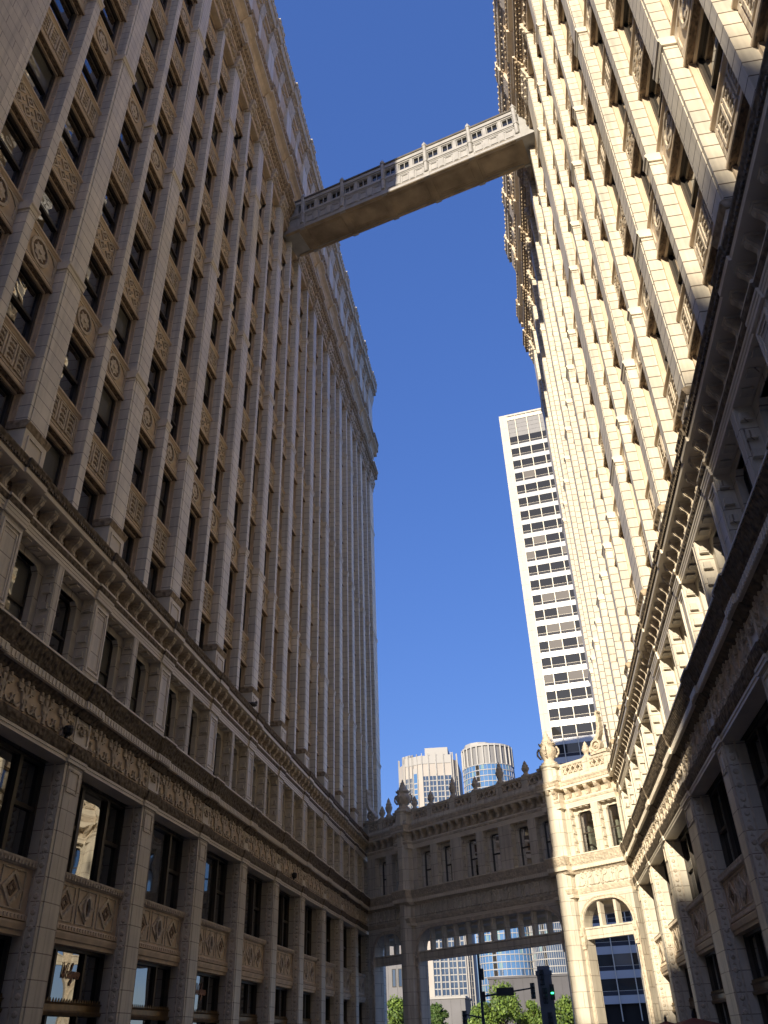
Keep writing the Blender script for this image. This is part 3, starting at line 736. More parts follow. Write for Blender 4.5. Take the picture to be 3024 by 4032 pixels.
for a, e, rx in ARCH:
    b = MB(); b.mat(0)
    b.ext([(-.42, Z(3.80)), (-.10, Z(3.80)), (-.10, Z(3.92)), (-.08, Z(3.95)), (-.08, Z(4.2)), (-.05, Z(4.22)), (-.05, Z(4.29)), (-.42, Z(4.30))], a + .005, e - .005)
    n = 11 if e - a > 5 else 3; pts = arch_pts(a, e, rx)
    for i in range(1, n):
        x = a + (e - a) * i / n
        zt = min(z for (x0, z) in pts if abs(x0 - x) < .9) if 0 else CRN if rx < x - a and rx < e - x else SPR + (CRN - SPR) * math.sqrt(max(0, 1 - ((rx - min(x - a, e - x)) / rx) ** 2))
        b.box(x - .075, x + .075, -.40, -.10, Z(4.29), zt + .02)
    b.build('transom', [M['small']], gate, True)
turb = [(TUR[0] - .60, TUR[0] + .60, .45), (TUR[1] - .60, TUR[1] + .60, .45)]
b = MB(); b.mat(0); b.box(0, GW, -.5, 0, LIPD + .02, Z(6.62)); b.mat(1)
for s0, s1 in ((.25, 3.0), (4.45, 14.45), (15.95, 18.6)):
    n = max(1, round((s1 - s0) / .95))
    for q in range(n): b.put(CAND, s0 + (q + .5) * (s1 - s0) / n, .0, FR0 + .01, 1.1)
b.v and None
b.build('frieze', [M['small'], M['relief']], gate, True)
lower_stage_cornice(0, GW, turb, gate, True, 'relief', 'relief')
for i in range(31):
    u = .35 + i * .604
    if min(abs(u - t) for t in TUR) < .68: continue
    link('scroll_bracket', BRACKET, gate, (-u, 0, Z(10.10)))
for t in TUR:
    for k in (-.34, 0, .34): link('scroll_bracket', BRACKET, gate, (-(t + k), .45, Z(10.10)))
# third storey with windows front and back
LW = [(.86, 1.61), (2.42, 3.14), (4.70, 5.55), (6.41, 7.22), (8.40, 9.24), (10.08, 10.92), (12.12, 13.0), (13.84, 14.7), (16.15, 17.1), (17.88, 18.8)]
for side, pz in ((1, 0.0), (-1, -1.45)):
    b = MB(); x = 0.0
    for a, e in LW:
        wd = (e - a) / .72; cx = (a + e) / 2
        b.mat(0); b.box(x, cx - wd / 2, -.5 + pz, pz, ST0, ST1 + .02); x = cx + wd / 2
        if side > 0:
            o = link('storey_window', SWIN, gate, (-cx, 0, ST0)); o.scale = (wd, 1, 1)
            q = flatpane(-.34, .34, .09, SWH - .18, -.53, M['clear'], 'gateway_pane'); link('pane', q, o)
    b.box(x, GW, -.5 + pz, pz, ST0, ST1 + .02)
    b.build('storey_wall' if side > 0 else 'rear_storey_wall', [M['small']], gate, True)
b = MB(); b.mat(0); b.box(0, GW, -1.9, -.45, EL + .3, ST0 - .02); b.mat(1); b.box(0, GW, -1.9, -.45, ST1 + .05, Z(11.0))
b.box(0, .02, -1.4, -.5, ST0, ST1); b.box(8.0, 8.1, -3.7, -.9, ST0, ST1) if 0 else None
b.mat(2); b.box(0, GW, -2.02, -1.905, ST1 + .03, Z(11.1)); b.box(0, GW, -2.02, -1.96, EL, ST0 - .01)
b.build('passage', [M['dark'], M['tan'], M['cream']], gate, True)
for i in range(9):
    b = MB(); b.lathe([(.16, 0), (.16, .05)], 0, 0, 12); link('ceiling_lamp', b.mesh('ceiling_lamp', [M['lamp']]), gate, (-(1.3 + 1.95 * i), -.95, ST1 - .03))
# parapet with pierced panels
FIN = [(1.38, 0), (2.02, 1), (4.43, 0), (5.88, 0), (7.77, 1), (9.57, 0), (11.48, 1), (13.35, 0), (17.44, 0)]
b = MB(); b.mat(0)
brk2 = [(t - .62, t + .62, .42) for t in TUR]
run(b, (0, GW), [(-.5, Z(11.0)), (.10, Z(11.0)), (.10, Z(11.12)), (.04, Z(11.2)), (.04, Z(11.28)), (-.5, Z(11.28))], 0, brk2)
run(b, (0, GW), [(-.5, Z(11.74)), (.05, Z(11.74)), (.07, Z(11.80)), (.07, Z(11.86)), (-.5, Z(11.88))], 0, brk2)
ped = sorted([f for f, _ in FIN if f not in (4.43, 2.02)] + [.05, GW - .05] + [3.2, 4.2, 14.72, 15.72])
for f in ped: b.box(f - .2, f + .2, -.45, .06, Z(11.2), Z(11.76)); b.frame(f - .14, f + .14, Z(11.34), Z(11.68), .03, .05, .075)
b.box(0, GW, -.40, -.2, Z(11.2), Z(11.8)); b.mat(1)
for f0, f1 in zip(ped[:-1], ped[1:]):
    s0, s1 = f0 + .2, f1 - .2
    if s1 - s0 < .35 or any(abs((s0 + s1) / 2 - t) < .45 for t in TUR): continue
    n = max(1, round((s1 - s0) / .34)); st = (s1 - s0) / n
    for i in range(n):
        c = s0 + st * (i + .5)
        b.ribbon([(c - st * .5, Z(11.3)), (c + st * .5, Z(11.72))], .06, -.12, .03); b.ribbon([(c - st * .5, Z(11.72)), (c + st * .5, Z(11.3))], .06, -.118, .028)
        b.boss(c, Z(11.64), .085, -.1, .05, 7); b.boss(c, Z(11.38), .06, -.1, .04, 6)
    b.frame(s0, s1, Z(11.27), Z(11.75), .035, -.12, .035)
b.build('parapet', [M['small'], M['relief']], gate, True)
for t in TUR:
    b = MB(); b.mat(0)
    b.lathe([(.56, 0), (.56, .5), (.50, .6), (.50, Z(5.7)), (.49, Z(6.7)), (.49, Z(7.3)), (.52, Z(7.45)), (.52, Z(7.7)), (.49, Z(7.75)), (.49, Z(10.8)), (.52, Z(10.9)), (.52, Z(11.75)), (.60, Z(11.82)), (.60, Z(11.92)), (.5, Z(11.96))], t, .10, 8, R(22.5))
    b.build('turret', [M['small']], gate, True)
    b = MB(); b.lathe([(.42, 0), (.44, .12), (.30, .2), (.27, .3), (.36, .42), (.45, .62), (.47, .78), (.40, .92), (.33, 1.0), (.42, 1.06), (.44, 1.12), (.34, 1.18), (.25, 1.28), (.26, 1.36), (.18, 1.42), (.19, 1.5), (.11, 1.58), (.12, 1.66), (.05, 1.74), (.06, 1.8), (.01, 1.88)], 0, 0, 14)
    for k in range(4):
        a = math.pi / 2 * k + .4; ca, sa = math.cos(a), math.sin(a)
        P = [(.46, .95), (.56, .82), (.58, .62), (.48, .48), (.40, .40)]
        for (r0, z0), (r1, z1) in zip(P[:-1], P[1:]): b.tube((r0 * ca, r0 * sa, z0), (r1 * ca, r1 * sa, z1), .055, .05, 6)
    for k in range(8):
        a = math.pi / 4 * k; b.tube((.40 * math.cos(a), .40 * math.sin(a), 1.1), (.44 * math.cos(a), .44 * math.sin(a), 1.2), .05, .02, 5)
    b.build('urn', [M['relief']], gate, False, True, (-t, .10, Z(11.94)))
FINP = [(.17, 0), (.19, .07), (.11, .13), (.12, .18), (.2, .32), (.215, .40), (.15, .50), (.18, .53), (.15, .56), (.09, .66), (.10, .69), (.03, .78), (.01, .82)]
for big in (0, 1):
    b = MB(); k = 1.0 if not big else 1.45
    b.lathe([(r * (1 if not big else 1.1), z * k) for r, z in FINP], 0, 0, 10)
    b.mat(0); b.box(-.19, .19, -.19, .19, -.05, .03)
    me = b.mesh('finial', [M['relief']], False, True)
    for f, g in FIN:
        if g == big: link('finial', me, gate, (-f, -.15, Z(11.90)))
# scroll buttresses against the two buildings
for x0, sg in ((.12, 1), (GW - .12, -1)):
    b = MB()
    pts = [(sg * x, z) for x, z in [(.02, 2.0), (.10, 1.98), (.12, 1.85), (.06, 1.7), (.1, 1.5), (.08, 1.3), (.14, 1.0), (.26, .75), (.42, .6)]]
    b.ribbon(pts, [.1, .12, .12, .14, .16, .18, .2, .2, .18], -.2, .1)
    b.ring([(sg * .42 + .30 * math.cos(a), .36 + .30 * math.sin(a)) for a in [i * .393 for i in range(16)]], [(sg * .42 + .2 * math.cos(a), .36 + .2 * math.sin(a)) for a in [i * .393 for i in range(16)]], -.2, .12)
    b.boss(sg * .42, .36, .21, -.15, .08, 12); b.boss(sg * .42, .36, .1, .0, .16, 8)
    b.ribbon([(sg * .7, .05), (sg * .82, .2), (sg * .76, .36), (sg * .66, .34)], .12, -.2, .1)
    b.box(min(sg * -.15, sg * .8), max(sg * -.15, sg * .8), -.25, .1, -.05, .1)
    b.build('scroll_buttress', [M['relief']], gate, True, False, (-x0, .05, Z(11.9)))

# ------------------------------------------------------------------ skywalk high between the buildings
M['metal'] = plain('painted_sheet_metal', (.40, .395, .39), .3, noise=.13, nscale=2.5)
M['metalside'] = plain('weathered_sheet_metal', (.36, .36, .355), .45, noise=.2, nscale=1.5)
M['soffit'] = plain('stained_soffit', (.36, .29, .205), .55, noise=.4, nscale=.9)
M['skyglass'] = glass('skywalk_glass', (.02, .022, .025), .006, 1.7)
sx, sy = (4.75 + 9.6), (27.7 - 31.5)
walk = empty('skywalk', (-9.6, 31.5, 0), math.atan2(sy, sx), 'enclosed metal footbridge high between the two office blocks, half in shade', 'footbridge')
WL = math.hypot(sx, sy); zb = Z(41.75); W0, W1 = -.6, WL + .6
b = MB(); b.mat(0)
b.box(W0, W1, .05, 1.80, zb + .02, zb + .4)
b.mat(1)
for y0, y1 in ((0, .16), (1.69, 1.85)):
    b.box(W0, WL - .5, y0, y1, zb - .03, zb + .3)
for k in range(6): b.box(.55 + 2.725 * k - .17, .55 + 2.725 * k + .17, .16, 1.69, zb - .03, zb + .1)
for k in range(5):
    x0, x1 = .55 + 2.725 * k + .17, .55 + 2.725 * (k + 1) - .17
    b.ring([(0, 0)] * 4, [(0, 0)] * 4, 0, 0) if 0 else None
    for d in (.12, .24):
        for a_, b2, c_, e in ((x0 + d, x1 - d, .16 + d, .16 + d + .05), (x0 + d, x1 - d, 1.69 - d - .05, 1.69 - d), (x0 + d, x0 + d + .05, .16 + d + .05, 1.69 - d - .05), (x1 - d - .05, x1 - d, .16 + d + .05, 1.69 - d - .05)):
            b.box(a_, b2, c_, e, zb - .02 + d * .1, zb + .1)
b.build('underside', [M['soffit'], M['soffit']], walk)
for face, y in ((0, 0.0), (1, 1.85)):
    sgn = 1 if not face else -1
    Y = lambda a: y + sgn * a
    def bx(x0, x1, a, c, z0, z1): b.box(x0, x1, min(Y(a), Y(c)), max(Y(a), Y(c)), z0, z1)
    b = MB(); b.mat(0)
    bx(W0, W1, .06, .12, zb + .3, Z(43.2))
    for z0, z1, a in ((Z(41.75) + .0, Z(41.95), -.03), (Z(41.951), Z(42.06), .0), (Z(42.061), Z(42.13), .03), (Z(42.86), Z(42.97), .03), (Z(42.971), Z(43.06), -.0), (Z(43.061), Z(43.16), -.04), (Z(43.161), Z(43.36), .02), (Z(44.0), Z(44.10), .01), (Z(44.101), Z(44.36), -.05)):
        bx(W0 if z0 > 42.2 else W0, WL - .52, a, .2, z0, z1)
    for k in range(5):
        x0 = .55 + 2.725 * k; st = 2.725 / 3
        for j in range(4):
            xc = x0 + st * j
            if 0 < j < 3:
                bx(xc - .10, xc + .10, .02, .2, Z(43.36), Z(44.0)); bx(xc - .16, xc + .16, .0, .1, Z(42.13), Z(42.86)); bx(xc - .1, xc + .1, -.02, .1, Z(42.16), Z(42.80))
            if j < 3:
                b.frame(xc + .23, xc + st - .23, Z(42.2), Z(42.8), .05, min(Y(.02), Y(.1)), max(Y(.02), Y(.1)))
                b.frame(xc + .12, xc + st - .12, Z(43.37), Z(43.99), .045, min(Y(.06), Y(.16)), max(Y(.06), Y(.16)))
                bx(xc + st / 2 - .02, xc + st / 2 + .02, .07, .16, Z(43.4), Z(43.96))
    b.build('side_panel', [M['metal']], walk)
    b = MB(); b.mat(0)
    b.add([(.4, Y(.15), Z(43.3)), (WL - .6, Y(.15), Z(43.3)), (WL - .6, Y(.15), Z(44.05)), (.4, Y(.15), Z(44.05))], [(0, 1, 2, 3)])
    b.build('window_band', [M['skyglass']], walk)
    for k in range(6):
        x = .55 + 2.725 * k; b = MB(); b.mat(0)
        b.lathe([(.11, Z(42.1)), (.15, Z(42.14)), (.15, Z(42.2)), (.13, Z(42.25)), (.13, Z(42.95)), (.17, Z(42.98)), (.17, Z(43.12)), (.13, Z(43.16)), (.13, Z(44.5)), (.17, Z(44.54)), (.17, Z(44.64)), (.10, Z(44.8)), (.05, Z(44.9)), (.01, Z(45.02))], x, Y(-.03), 6)
        bx(x - .175, x + .175, -.06, .1, Z(41.69), Z(42.1))
        b.build('post', [M['metal']], walk)
b = MB(); b.mat(0); b.box(W0, W1, -.10, 1.95, Z(44.361), Z(44.50)); b.box(W0, W1, .1, 1.75, Z(44.50), Z(44.62))
b.build('roof', [M['roof']], walk)
b = MB(); b.mat(0); b.box(WL - .5, W1 + .1, -.02, 1.87, zb - .01, Z(44.35)); b.build('end_casing', [M['metalside']], walk)
b = MB(); b.mat(0); b.box(W0 - .2, .2, .03, 1.82, zb + .0, Z(44.3)); b.build('end_casing', [M['metalside']], walk)

# ------------------------------------------------------------------ building behind the photographer that shades the near right corner
M['stone'] = blocks('grey_limestone', (.30, .285, .26), (.27, .255, .235), (.16, .15, .135), 1.4, .7)
b = MB(); C = (-25.3, -86.0)
pl = [(C[0], C[1]), (C[0] - 40, C[1] + 15), (C[0] - 40, C[1] - 40), (C[0], C[1] - 45)]
b.extz(pl, 0, Z(47.8)); b.box(C[0] - .9, C[0] - .02, C[1] - 40, C[1] - .3, Z(47.8), Z(50.7))
occ = b.build('unseen_tower', [M['stone']])
tag(occ, 'grey stone office tower standing behind the photographer', 'building')

b = MB(); b.box(-33, 33, -24, 24, 0, 46)  # unseen tower added to block the rear sky and darken the right base
for i in range(12): b.box(-33.2 + 5.6 * i, -32.0 + 5.6 * i, 23.9, 24.6, 0, 46.5)
occ = b.build('unseen_tower', [M['stone']], None, False, False, (30, -63, 0)); tag(occ, 'unseen grey stone tower with shallow piers, added to block sky behind the sunlit block', 'building')

b = MB(); b.box(-17, 17, -18, 24, 0, 66)  # unseen tower added to keep rear sky light off the left piers
for i in range(8): b.box(16.9, 17.5, -20.4 + 5.7 * i, -19.4 + 5.7 * i, 0, 66.6)
occ = b.build('unseen_tower', [M['stone']], None, False, False, (-58, -40, 0)); tag(occ, 'unseen grey stone tower added to block sky beyond the end of the shaded block', 'building')

# ------------------------------------------------------------------ white glass and marble tower beyond the right hand block
M['marble'] = plain('white_marble', (.52, .49, .44), .7, noise=.05)
M['spandrel'] = plain('white_spandrel_glass', (.50, .51, .525), .2, ior=1.5)
M['towerglass'] = glass('bronze_tower_glass', (.03, .03, .03), .0, 1.55)
M['mullion'] = plain('cream_mullion', (.72, .66, .54), .4)
M['vent'] = plain('grey_vent_panel', (.06, .06, .07), .6, ior=1.12)
M['louver'] = plain('grey_louver', (.20, .20, .21), .5, noise=.08)
M['paleblind'] = glass('glass_over_shade', (.17, .155, .135), 0, 1.6)
KT = 1.67; tx, ty = 3.4676 * KT, 99.94 * KT
tower = empty('white_tower', (tx, ty, 0), math.atan2(-.13259, .99117), 'tall white tower with dark window bands rising behind the sunlit office block', 'tower')
TZ = lambda z: z * KT + H
TWd, FH = 26.0, 2.2235 * KT; ztop = TZ(80.0); NF = 34
b = MB(); b.mat(0); b.box(1.9, TWd, .7, 34, 0, ztop - .8); b.build('core', [M['dark']], tower)
b = MB(); b.mat(0)
for z in range(0, 37):
    zz = ztop - z * FH
    if zz < FH: break
    b.box(0, .82, -.25, 34, zz - FH + .03, zz); b.box(.84, 1.78, -.32, 34, zz - FH + .03, zz)
b.box(0.02, 1.76, -.2, 33.9, 0, ztop - .1)
b.box(0, TWd, -.3, 34, ztop + .001, ztop + .5)
b.build('corner_pier', [M['marble']], tower)
MX = [1.85, 3.95, 6.85, 10.0, 13.1, 16.2, 19.3, 22.4, 25.6]
for x in MX:
    b = MB(); b.box(x - .08, x + .08, -.22, .5, 4, ztop); b.build('mullion', [M['mullion']], tower)
b = MB(); b.mat(0)
for i in range(5): b.box(1.8, TWd, .12, .5, ztop - 1.2 - 1.33 * (i + 1) + .05, ztop - 1.2 - 1.33 * i)
b.box(1.8, TWd, .0, .5, ztop - 1.2 + .05, ztop - .0); b.build('louver_band', [M['louver']], tower)
b = MB(); b.box(1.8, TWd, -.02, .5, ztop - 1.1, ztop - .01); b.build('parapet_band', [M['mullion']], tower)
rnd = random.Random(3); z1 = TZ(76.1); fl = 0
while z1 - FH > 3:
    b = MB(); b.box(1.8, TWd, .0, .5, z1 - FH, z1 - FH + 1.22); b.build('spandrel_band', [M['spandrel']], tower)
    b = MB(); b.mat(0)
    zlo, zm = z1 - FH + 1.22, z1 - 1.80
    for x0, x1 in zip(MX[:-1], MX[1:]):
        k = 1 if rnd.random() < (.5 if fl in (9, 10, 12, 13, 14, 15, 17) else .1) else 0
        b.mat(k); b.add([(x0, .08, zm), (x1, .08, zm), (x1, .08, z1), (x0, .08, z1)], [(0, 1, 2, 3)])
        b.mat(2); b.add([(x0, .06, zlo), (x1, .06, zlo), (x1, .06, zm - .05), (x0, .06, zm - .05)], [(0, 1, 2, 3)])
    b.mat(3); b.box(1.8, TWd, .03, .45, zm - .05, zm + .0)
    b.build('window_band', [M['towerglass'], M['paleblind'], M['vent'], M['mullion']], tower)
    z1 -= FH; fl += 1
b = MB()
for x in (2.6, 7.6): b.tube((x, 2, ztop), (x - .3, 2, ztop + 2.6), .06, .04); b.box(x - .45, x - .1, 1.9, 2.1, ztop + 1.3, ztop + 1.9)
b.build('antenna', [M['iron']], tower)

# ------------------------------------------------------------------ apartment towers far behind the gateway
M['beige'] = plain('beige_concrete', (.40, .37, .345), .7, noise=.06, nscale=.1)
M['pale'] = plain('pale_concrete', (.36, .355, .35), .6)
M['blueglass'] = glass('blue_curtain_glass', (.07, .17, .36), 0, 1.9)
M['bluedark'] = glass('dark_curtain_glass', (.05, .08, .14), 0, 1.7)
M['aqua'] = glass('aqua_spandrel_glass', (.16, .27, .30), 0, 1.5)
DB = 470.0
bt = empty('apartment_tower', (-.1090 * DB, DB, 0), 0, 'beige faceted apartment tower with white vertical fins and dark glass strips', 'apartment tower')
xa, xb, ztb = -.0372 * DB, .0375 * DB, .306 * DB
plan = [(xa, 12), (xa + 4.5, 4.5), (xa + 15, 0), (xb - 3, 1.5), (xb, 6), (xb, 34), (xa, 34)]
b = MB(); b.extz(plan, 0, ztb - 6); b.build('wall', [M['beige']], bt)
def facet(b, p, q, t0, t1, z0, z1, d, mat_):
    (x0, y0), (x1, y1) = p, q; l = math.hypot(x1 - x0, y1 - y0); nx, ny = (y1 - y0) / l, -(x1 - x0) / l
    A = (x0 + (x1 - x0) * t0, y0 + (y1 - y0) * t0); B = (x0 + (x1 - x0) * t1, y0 + (y1 - y0) * t1)
    b.mat(mat_); b.extz([(A[0] - nx * .3, A[1] - ny * .3), (B[0] - nx * .3, B[1] - ny * .3), (B[0] + nx * d, B[1] + ny * d), (A[0] + nx * d, A[1] + ny * d)], z0, z1)
zw = ztb - 15
for (p, q, strips) in ((plan[0], plan[1], [(.15, .8)]), (plan[1], plan[2], [(.06, .22), (.30, .44), (.54, .74)]), (plan[2], plan[3], [(.03, .2), (.25, .45), (.5, .7), (.75, .96)]), (plan[3], plan[4], [(.15, .85)])):
    for t0, t1 in strips:
        g = MB(); facet(g, p, q, t0, t1, 4, zw, .12, 0); g.build('window_strip', [M['bluedark']], bt)
        g = MB()
        for z in range(6, int(zw), 3): facet(g, p, q, t0, t1, z, z + .45, .2, 0)
        tag(g.build('floor_slabs', [M['pale']], bt), kind='stuff')
        g = MB(); facet(g, p, q, t1 + .005, t1 + .03, 2, ztb - 2, .7, 0); facet(g, p, q, t0 - .03, t0 - .005, 2, ztb - 2, .7, 0); facet(g, p, q, (t0 + t1) / 2 - .008, (t0 + t1) / 2 + .008, 2, zw, .4, 0)
        g.build('fin', [M['pale']], bt)
b = MB(); facet(b, plan[1], plan[2], .52, .76, 40, zw + 5, .5, 0); b.build('light_bay', [M['pale']], bt)
b = MB(); facet(b, plan[1], plan[2], .55, .73, 42, zw + 2, .62, 0)
b.build('bay_glass', [M['blueglass']], bt)
b = MB()
for z in range(44, int(zw), 3): facet(b, plan[1], plan[2], .55, .73, z, z + .6, .72, 0)
tag(b.build('bay_slabs', [M['pale']], bt), kind='stuff')
b = MB(); b.extz([(xa + 3, 8), (xa + 8, 5), (xa + 8, 30), (xa + 3, 30)], ztb - 8, ztb - 1); b.extz([(xa + 17, 2), (xb - 5, 3), (xb - 5, 30), (xa + 17, 30)], ztb - 8, ztb + 1.5); facet(b, plan[1], plan[2], .0, 1, ztb - 8, ztb - 3.2, .3, 0); facet(b, plan[2], plan[3], .0, 1, ztb - 8, ztb - 3.4, .3, 0); b.build('roof_screen', [M['pale']], bt)

def drum(name, label, cx, cy, r, z0, z1, nfl, nm, crown, gl='blueglass'):
    t = empty(name, (cx, cy, 0), 0, label, 'apartment tower')
    b = MB(); b.lathe([(r, z0), (r, z1)], 0, 0, 48); b.build('curtain_wall', [M[gl]], t)
    fh = (z1 - z0) / nfl; b = MB()
    for k in range(nfl + 1):
        zz = z0 + k * fh; n = 48; b.lathe([(r + .25, zz - .2), (r + .25, zz + .2)], 0, 0, n)
    tag(b.build('floor_slabs', [M['pale']], t), kind='stuff')
    b = MB()
    for i in range(nm):
        a = 2 * math.pi * i / nm; ca, sa = math.cos(a), math.sin(a)
        if sa > .3: continue
        b.tube((ca * (r + .1), sa * (r + .1), z0), (ca * (r + .1), sa * (r + .1), z1), .13, .13, 4)
    tag(b.build('mullions', [M['pale']], t), kind='stuff')
    rnd = random.Random(int(r * 10)); b = MB(); c = MB()
    for k in range(nfl):
        zz = z0 + k * fh
        for a0 in (200 + 6 * (k % 2), 232, 256, 300, 320):
            if rnd.random() < .6:
                tgt = b if rnd.random() < .5 else c; a1 = a0 + 7
                tgt.prism([(math.cos(R(q)) * rr, math.sin(R(q)) * rr, zz + .4) for q, rr in ((a0, r - .3), (a1, r - .3), (a1, r + .1), (a0, r + .1))], [(math.cos(R(q)) * rr, math.sin(R(q)) * rr, zz + fh - .4) for q, rr in ((a0, r - .3), (a1, r - .3), (a1, r + .1), (a0, r + .1))])
    tag(b.build('spandrel_glass', [M['aqua']], t), kind='stuff'); tag(c.build('dark_bays', [M['bluedark']], t), kind='stuff')
    b = MB()
    for k in range(nfl):
        if k % 1 == 0:
            zz = z0 + k * fh; q0, q1 = 243, 252
            b.prism([(math.cos(R(q)) * rr, math.sin(R(q)) * rr, zz + .3) for q, rr in ((q0, r - 1), (q1, r - 1), (q1, r + .13), (q0, r + .13))], [(math.cos(R(q)) * rr, math.sin(R(q)) * rr, zz + fh - .4) for q, rr in ((q0, r - 1), (q1, r - 1), (q1, r + .13), (q0, r + .13))])
    b.build('balcony_recess', [M['dark']], t)
    if crown:
        b = MB(); b.mat(0); b.lathe([(r - .6, z1), (r - .6, z1 + crown)], 0, 0, 48); b.mat(1)
        for i in range(26):
            a = 2 * math.pi * i / 26; b.tube((math.cos(a) * r, math.sin(a) * r, z1), (math.cos(a) * r, math.sin(a) * r, z1 + crown), .55, .55, 4)
        b.lathe([(r + .2, z1 + crown - .8), (r + .2, z1 + crown + .3)], 0, 0, 48); b.lathe([(r * .6, z1), (r * .6, z1 + crown + 4)], -r * .3, 3, 12)
        b.build('crown_screen', [M['louver'], M['pale']], t)
    return t
DC = 460.0
drum('apartment_tower', 'round blue glass apartment tower with a ribbed grey crown', -.0355 * DC, DC + 15, .0312 * DC, 0, .284 * DC, 42, 40, 11)
drum('apartment_tower', 'lower curved glass apartment block with white floor edges, seen through the main arch', .0150 * DC, DC + 8, .0225 * DC, 0, 78, 25, 60, 0, 'bluedark')

# ------------------------------------------------------------------ across the street: low grey buildings, trees, signals
M['slate'] = plain('dark_grey_cladding', (.085, .085, .10), .6, noise=.12, nscale=.3)
M['greywall'] = plain('mid_grey_cladding', (.15, .15, .165), .6, noise=.1, nscale=.3)
def low(name, label, x0, x1, y, z, mat_, win):
    t = empty(name, ((x0 + x1) / 2, y, 0), 0, label, 'building'); w_ = (x1 - x0) / 2
    b = MB(); b.box(-w_, w_, 0, 18, 0, z); n = max(3, int(w_ / 1.1))
    for i in range(n): x = -w_ + (i + .5) * 2 * w_ / n; b.box(x - .07, x + .07, -.1, .02, 0, z - .3)
    b.build('wall', [mat_], t)
    b = MB(); b.box(-w_ - .2, w_ + .2, -.25, 18.2, z + .001, z + .45); b.build('roof', [M['pale'] if mat_ == M['greywall'] else mat_], t)
    for (wx0, wx1, wz0, wz1) in win:
        b = MB(); b.frame(wx0, wx1, wz0, wz1, .15, -.16, .05); o = b.build('window', [M['iron']], t)
        b = MB(); b.add([(wx0, -.05, wz0), (wx1, -.05, wz0), (wx1, -.05, wz1), (wx0, -.05, wz1)], [(0, 1, 2, 3)]); b.build('pane', [M['bluedark']], o)
low('grey_building', 'tall dark grey building seen through the narrow left arch', -58, -32.6, 235, 27, M['greywall'], [(8 + 1.6 * i, 9 + 1.6 * i, 14, 18) for i in range(2)])
low('grey_building', 'low pale grey pavilion roofline behind the tree left of the signal pole', -30, -18.5, 225, 10.6, M['greywall'], [])
low('grey_building', 'broad low slate grey building behind the trees and the signal pylon', -13, 22, 232, 14.6, M['slate'], [(-4 + 3.2 * i, -2.6 + 3.2 * i, 6.2, 10) for i in range(6)])

M['leaf'] = plain('leaf_green', (.13, .20, .035), .55, noise=.45, nscale=.5)
M['leafd'] = plain('leaf_dark_green', (.055, .10, .02), .6, noise=.4, nscale=.6)
M['bark'] = plain('bark', (.09, .07, .05), .9, noise=.3)
def tree(x, y, h, r, label, dark=False):
    t = empty('street_tree', (x, y, 0), 0, label, 'tree', 'street trees beyond the gateway')
    rnd = random.Random(int(x * 31 + y * 7)); b = MB()
    b.tube((0, 0, 0), (.1, .1, h * .45), .28, .17)
    cl = []
    for i in range(22):
        a = rnd.uniform(0, 6.28); rr = r * math.sqrt(rnd.random()) * .85; zz = h * rnd.uniform(.42, .95); k = 1 - max(0, (zz / h - .6)) * 1.6
        cl.append((rr * k * math.cos(a), rr * k * math.sin(a), zz, r * rnd.uniform(.28, .5)))
    for q in cl[:9]: b.tube((.1, .1, h * rnd.uniform(.3, .45)), (q[0], q[1], q[2]), .09, .03, 5)
    b.build('trunk', [M['bark']], t)
    b = MB()
    for cx, cy, cz, cr in cl:
        for j in range(170):
            v = Vector((rnd.gauss(0, 1), rnd.gauss(0, 1), rnd.gauss(0, .8))); v = v.normalized() * cr * rnd.uniform(.55, 1.08); c = Vector((cx, cy, cz)) + v
            s_ = rnd.uniform(.18, .42); u_ = Vector((rnd.gauss(0, 1), rnd.gauss(0, 1), rnd.gauss(0, 1))).normalized(); n_ = u_.cross(v.normalized()); n_ = n_.normalized() if n_.length > 1e-3 else Vector((1, 0, 0))
            b.mat(0 if rnd.random() < .7 else 1)
            b.add([tuple(c - u_ * s_), tuple(c + n_ * s_ * .6), tuple(c + u_ * s_), tuple(c - n_ * s_ * .6)], [(0, 1, 2, 3)])
    me = bpy.data.meshes.new('crown'); me.from_pydata(b.v, [], b.f); me.materials.append(M['leafd' if dark else 'leaf']); me.materials.append(M['leafd']); me.polygons.foreach_set('material_index', b.mi)
    link('crown', me, t)
DT = 212.0
tree(-.152 * DT, DT, 10.6, 3.6, 'leafy green street tree seen through the narrow left arch')
tree(-.110 * DT, DT - 4, 8.6, 2.9, 'dark shaded street tree at the left end of the main arch', True)
tree(-.066 * DT, DT, 8.8, 3.2, 'small green street tree just left of the dark signal pole')
tree(-.043 * DT, DT + 2, 12.0, 4.6, 'tallest green street tree between the signal pole and the pylon')
tree(-.012 * DT, DT + 3, 9.0, 2.6, 'narrow green street tree right behind the stone pylon')
tree(.020 * DT, DT, 9.2, 3.2, 'yellow green street tree at the right end of the main arch')

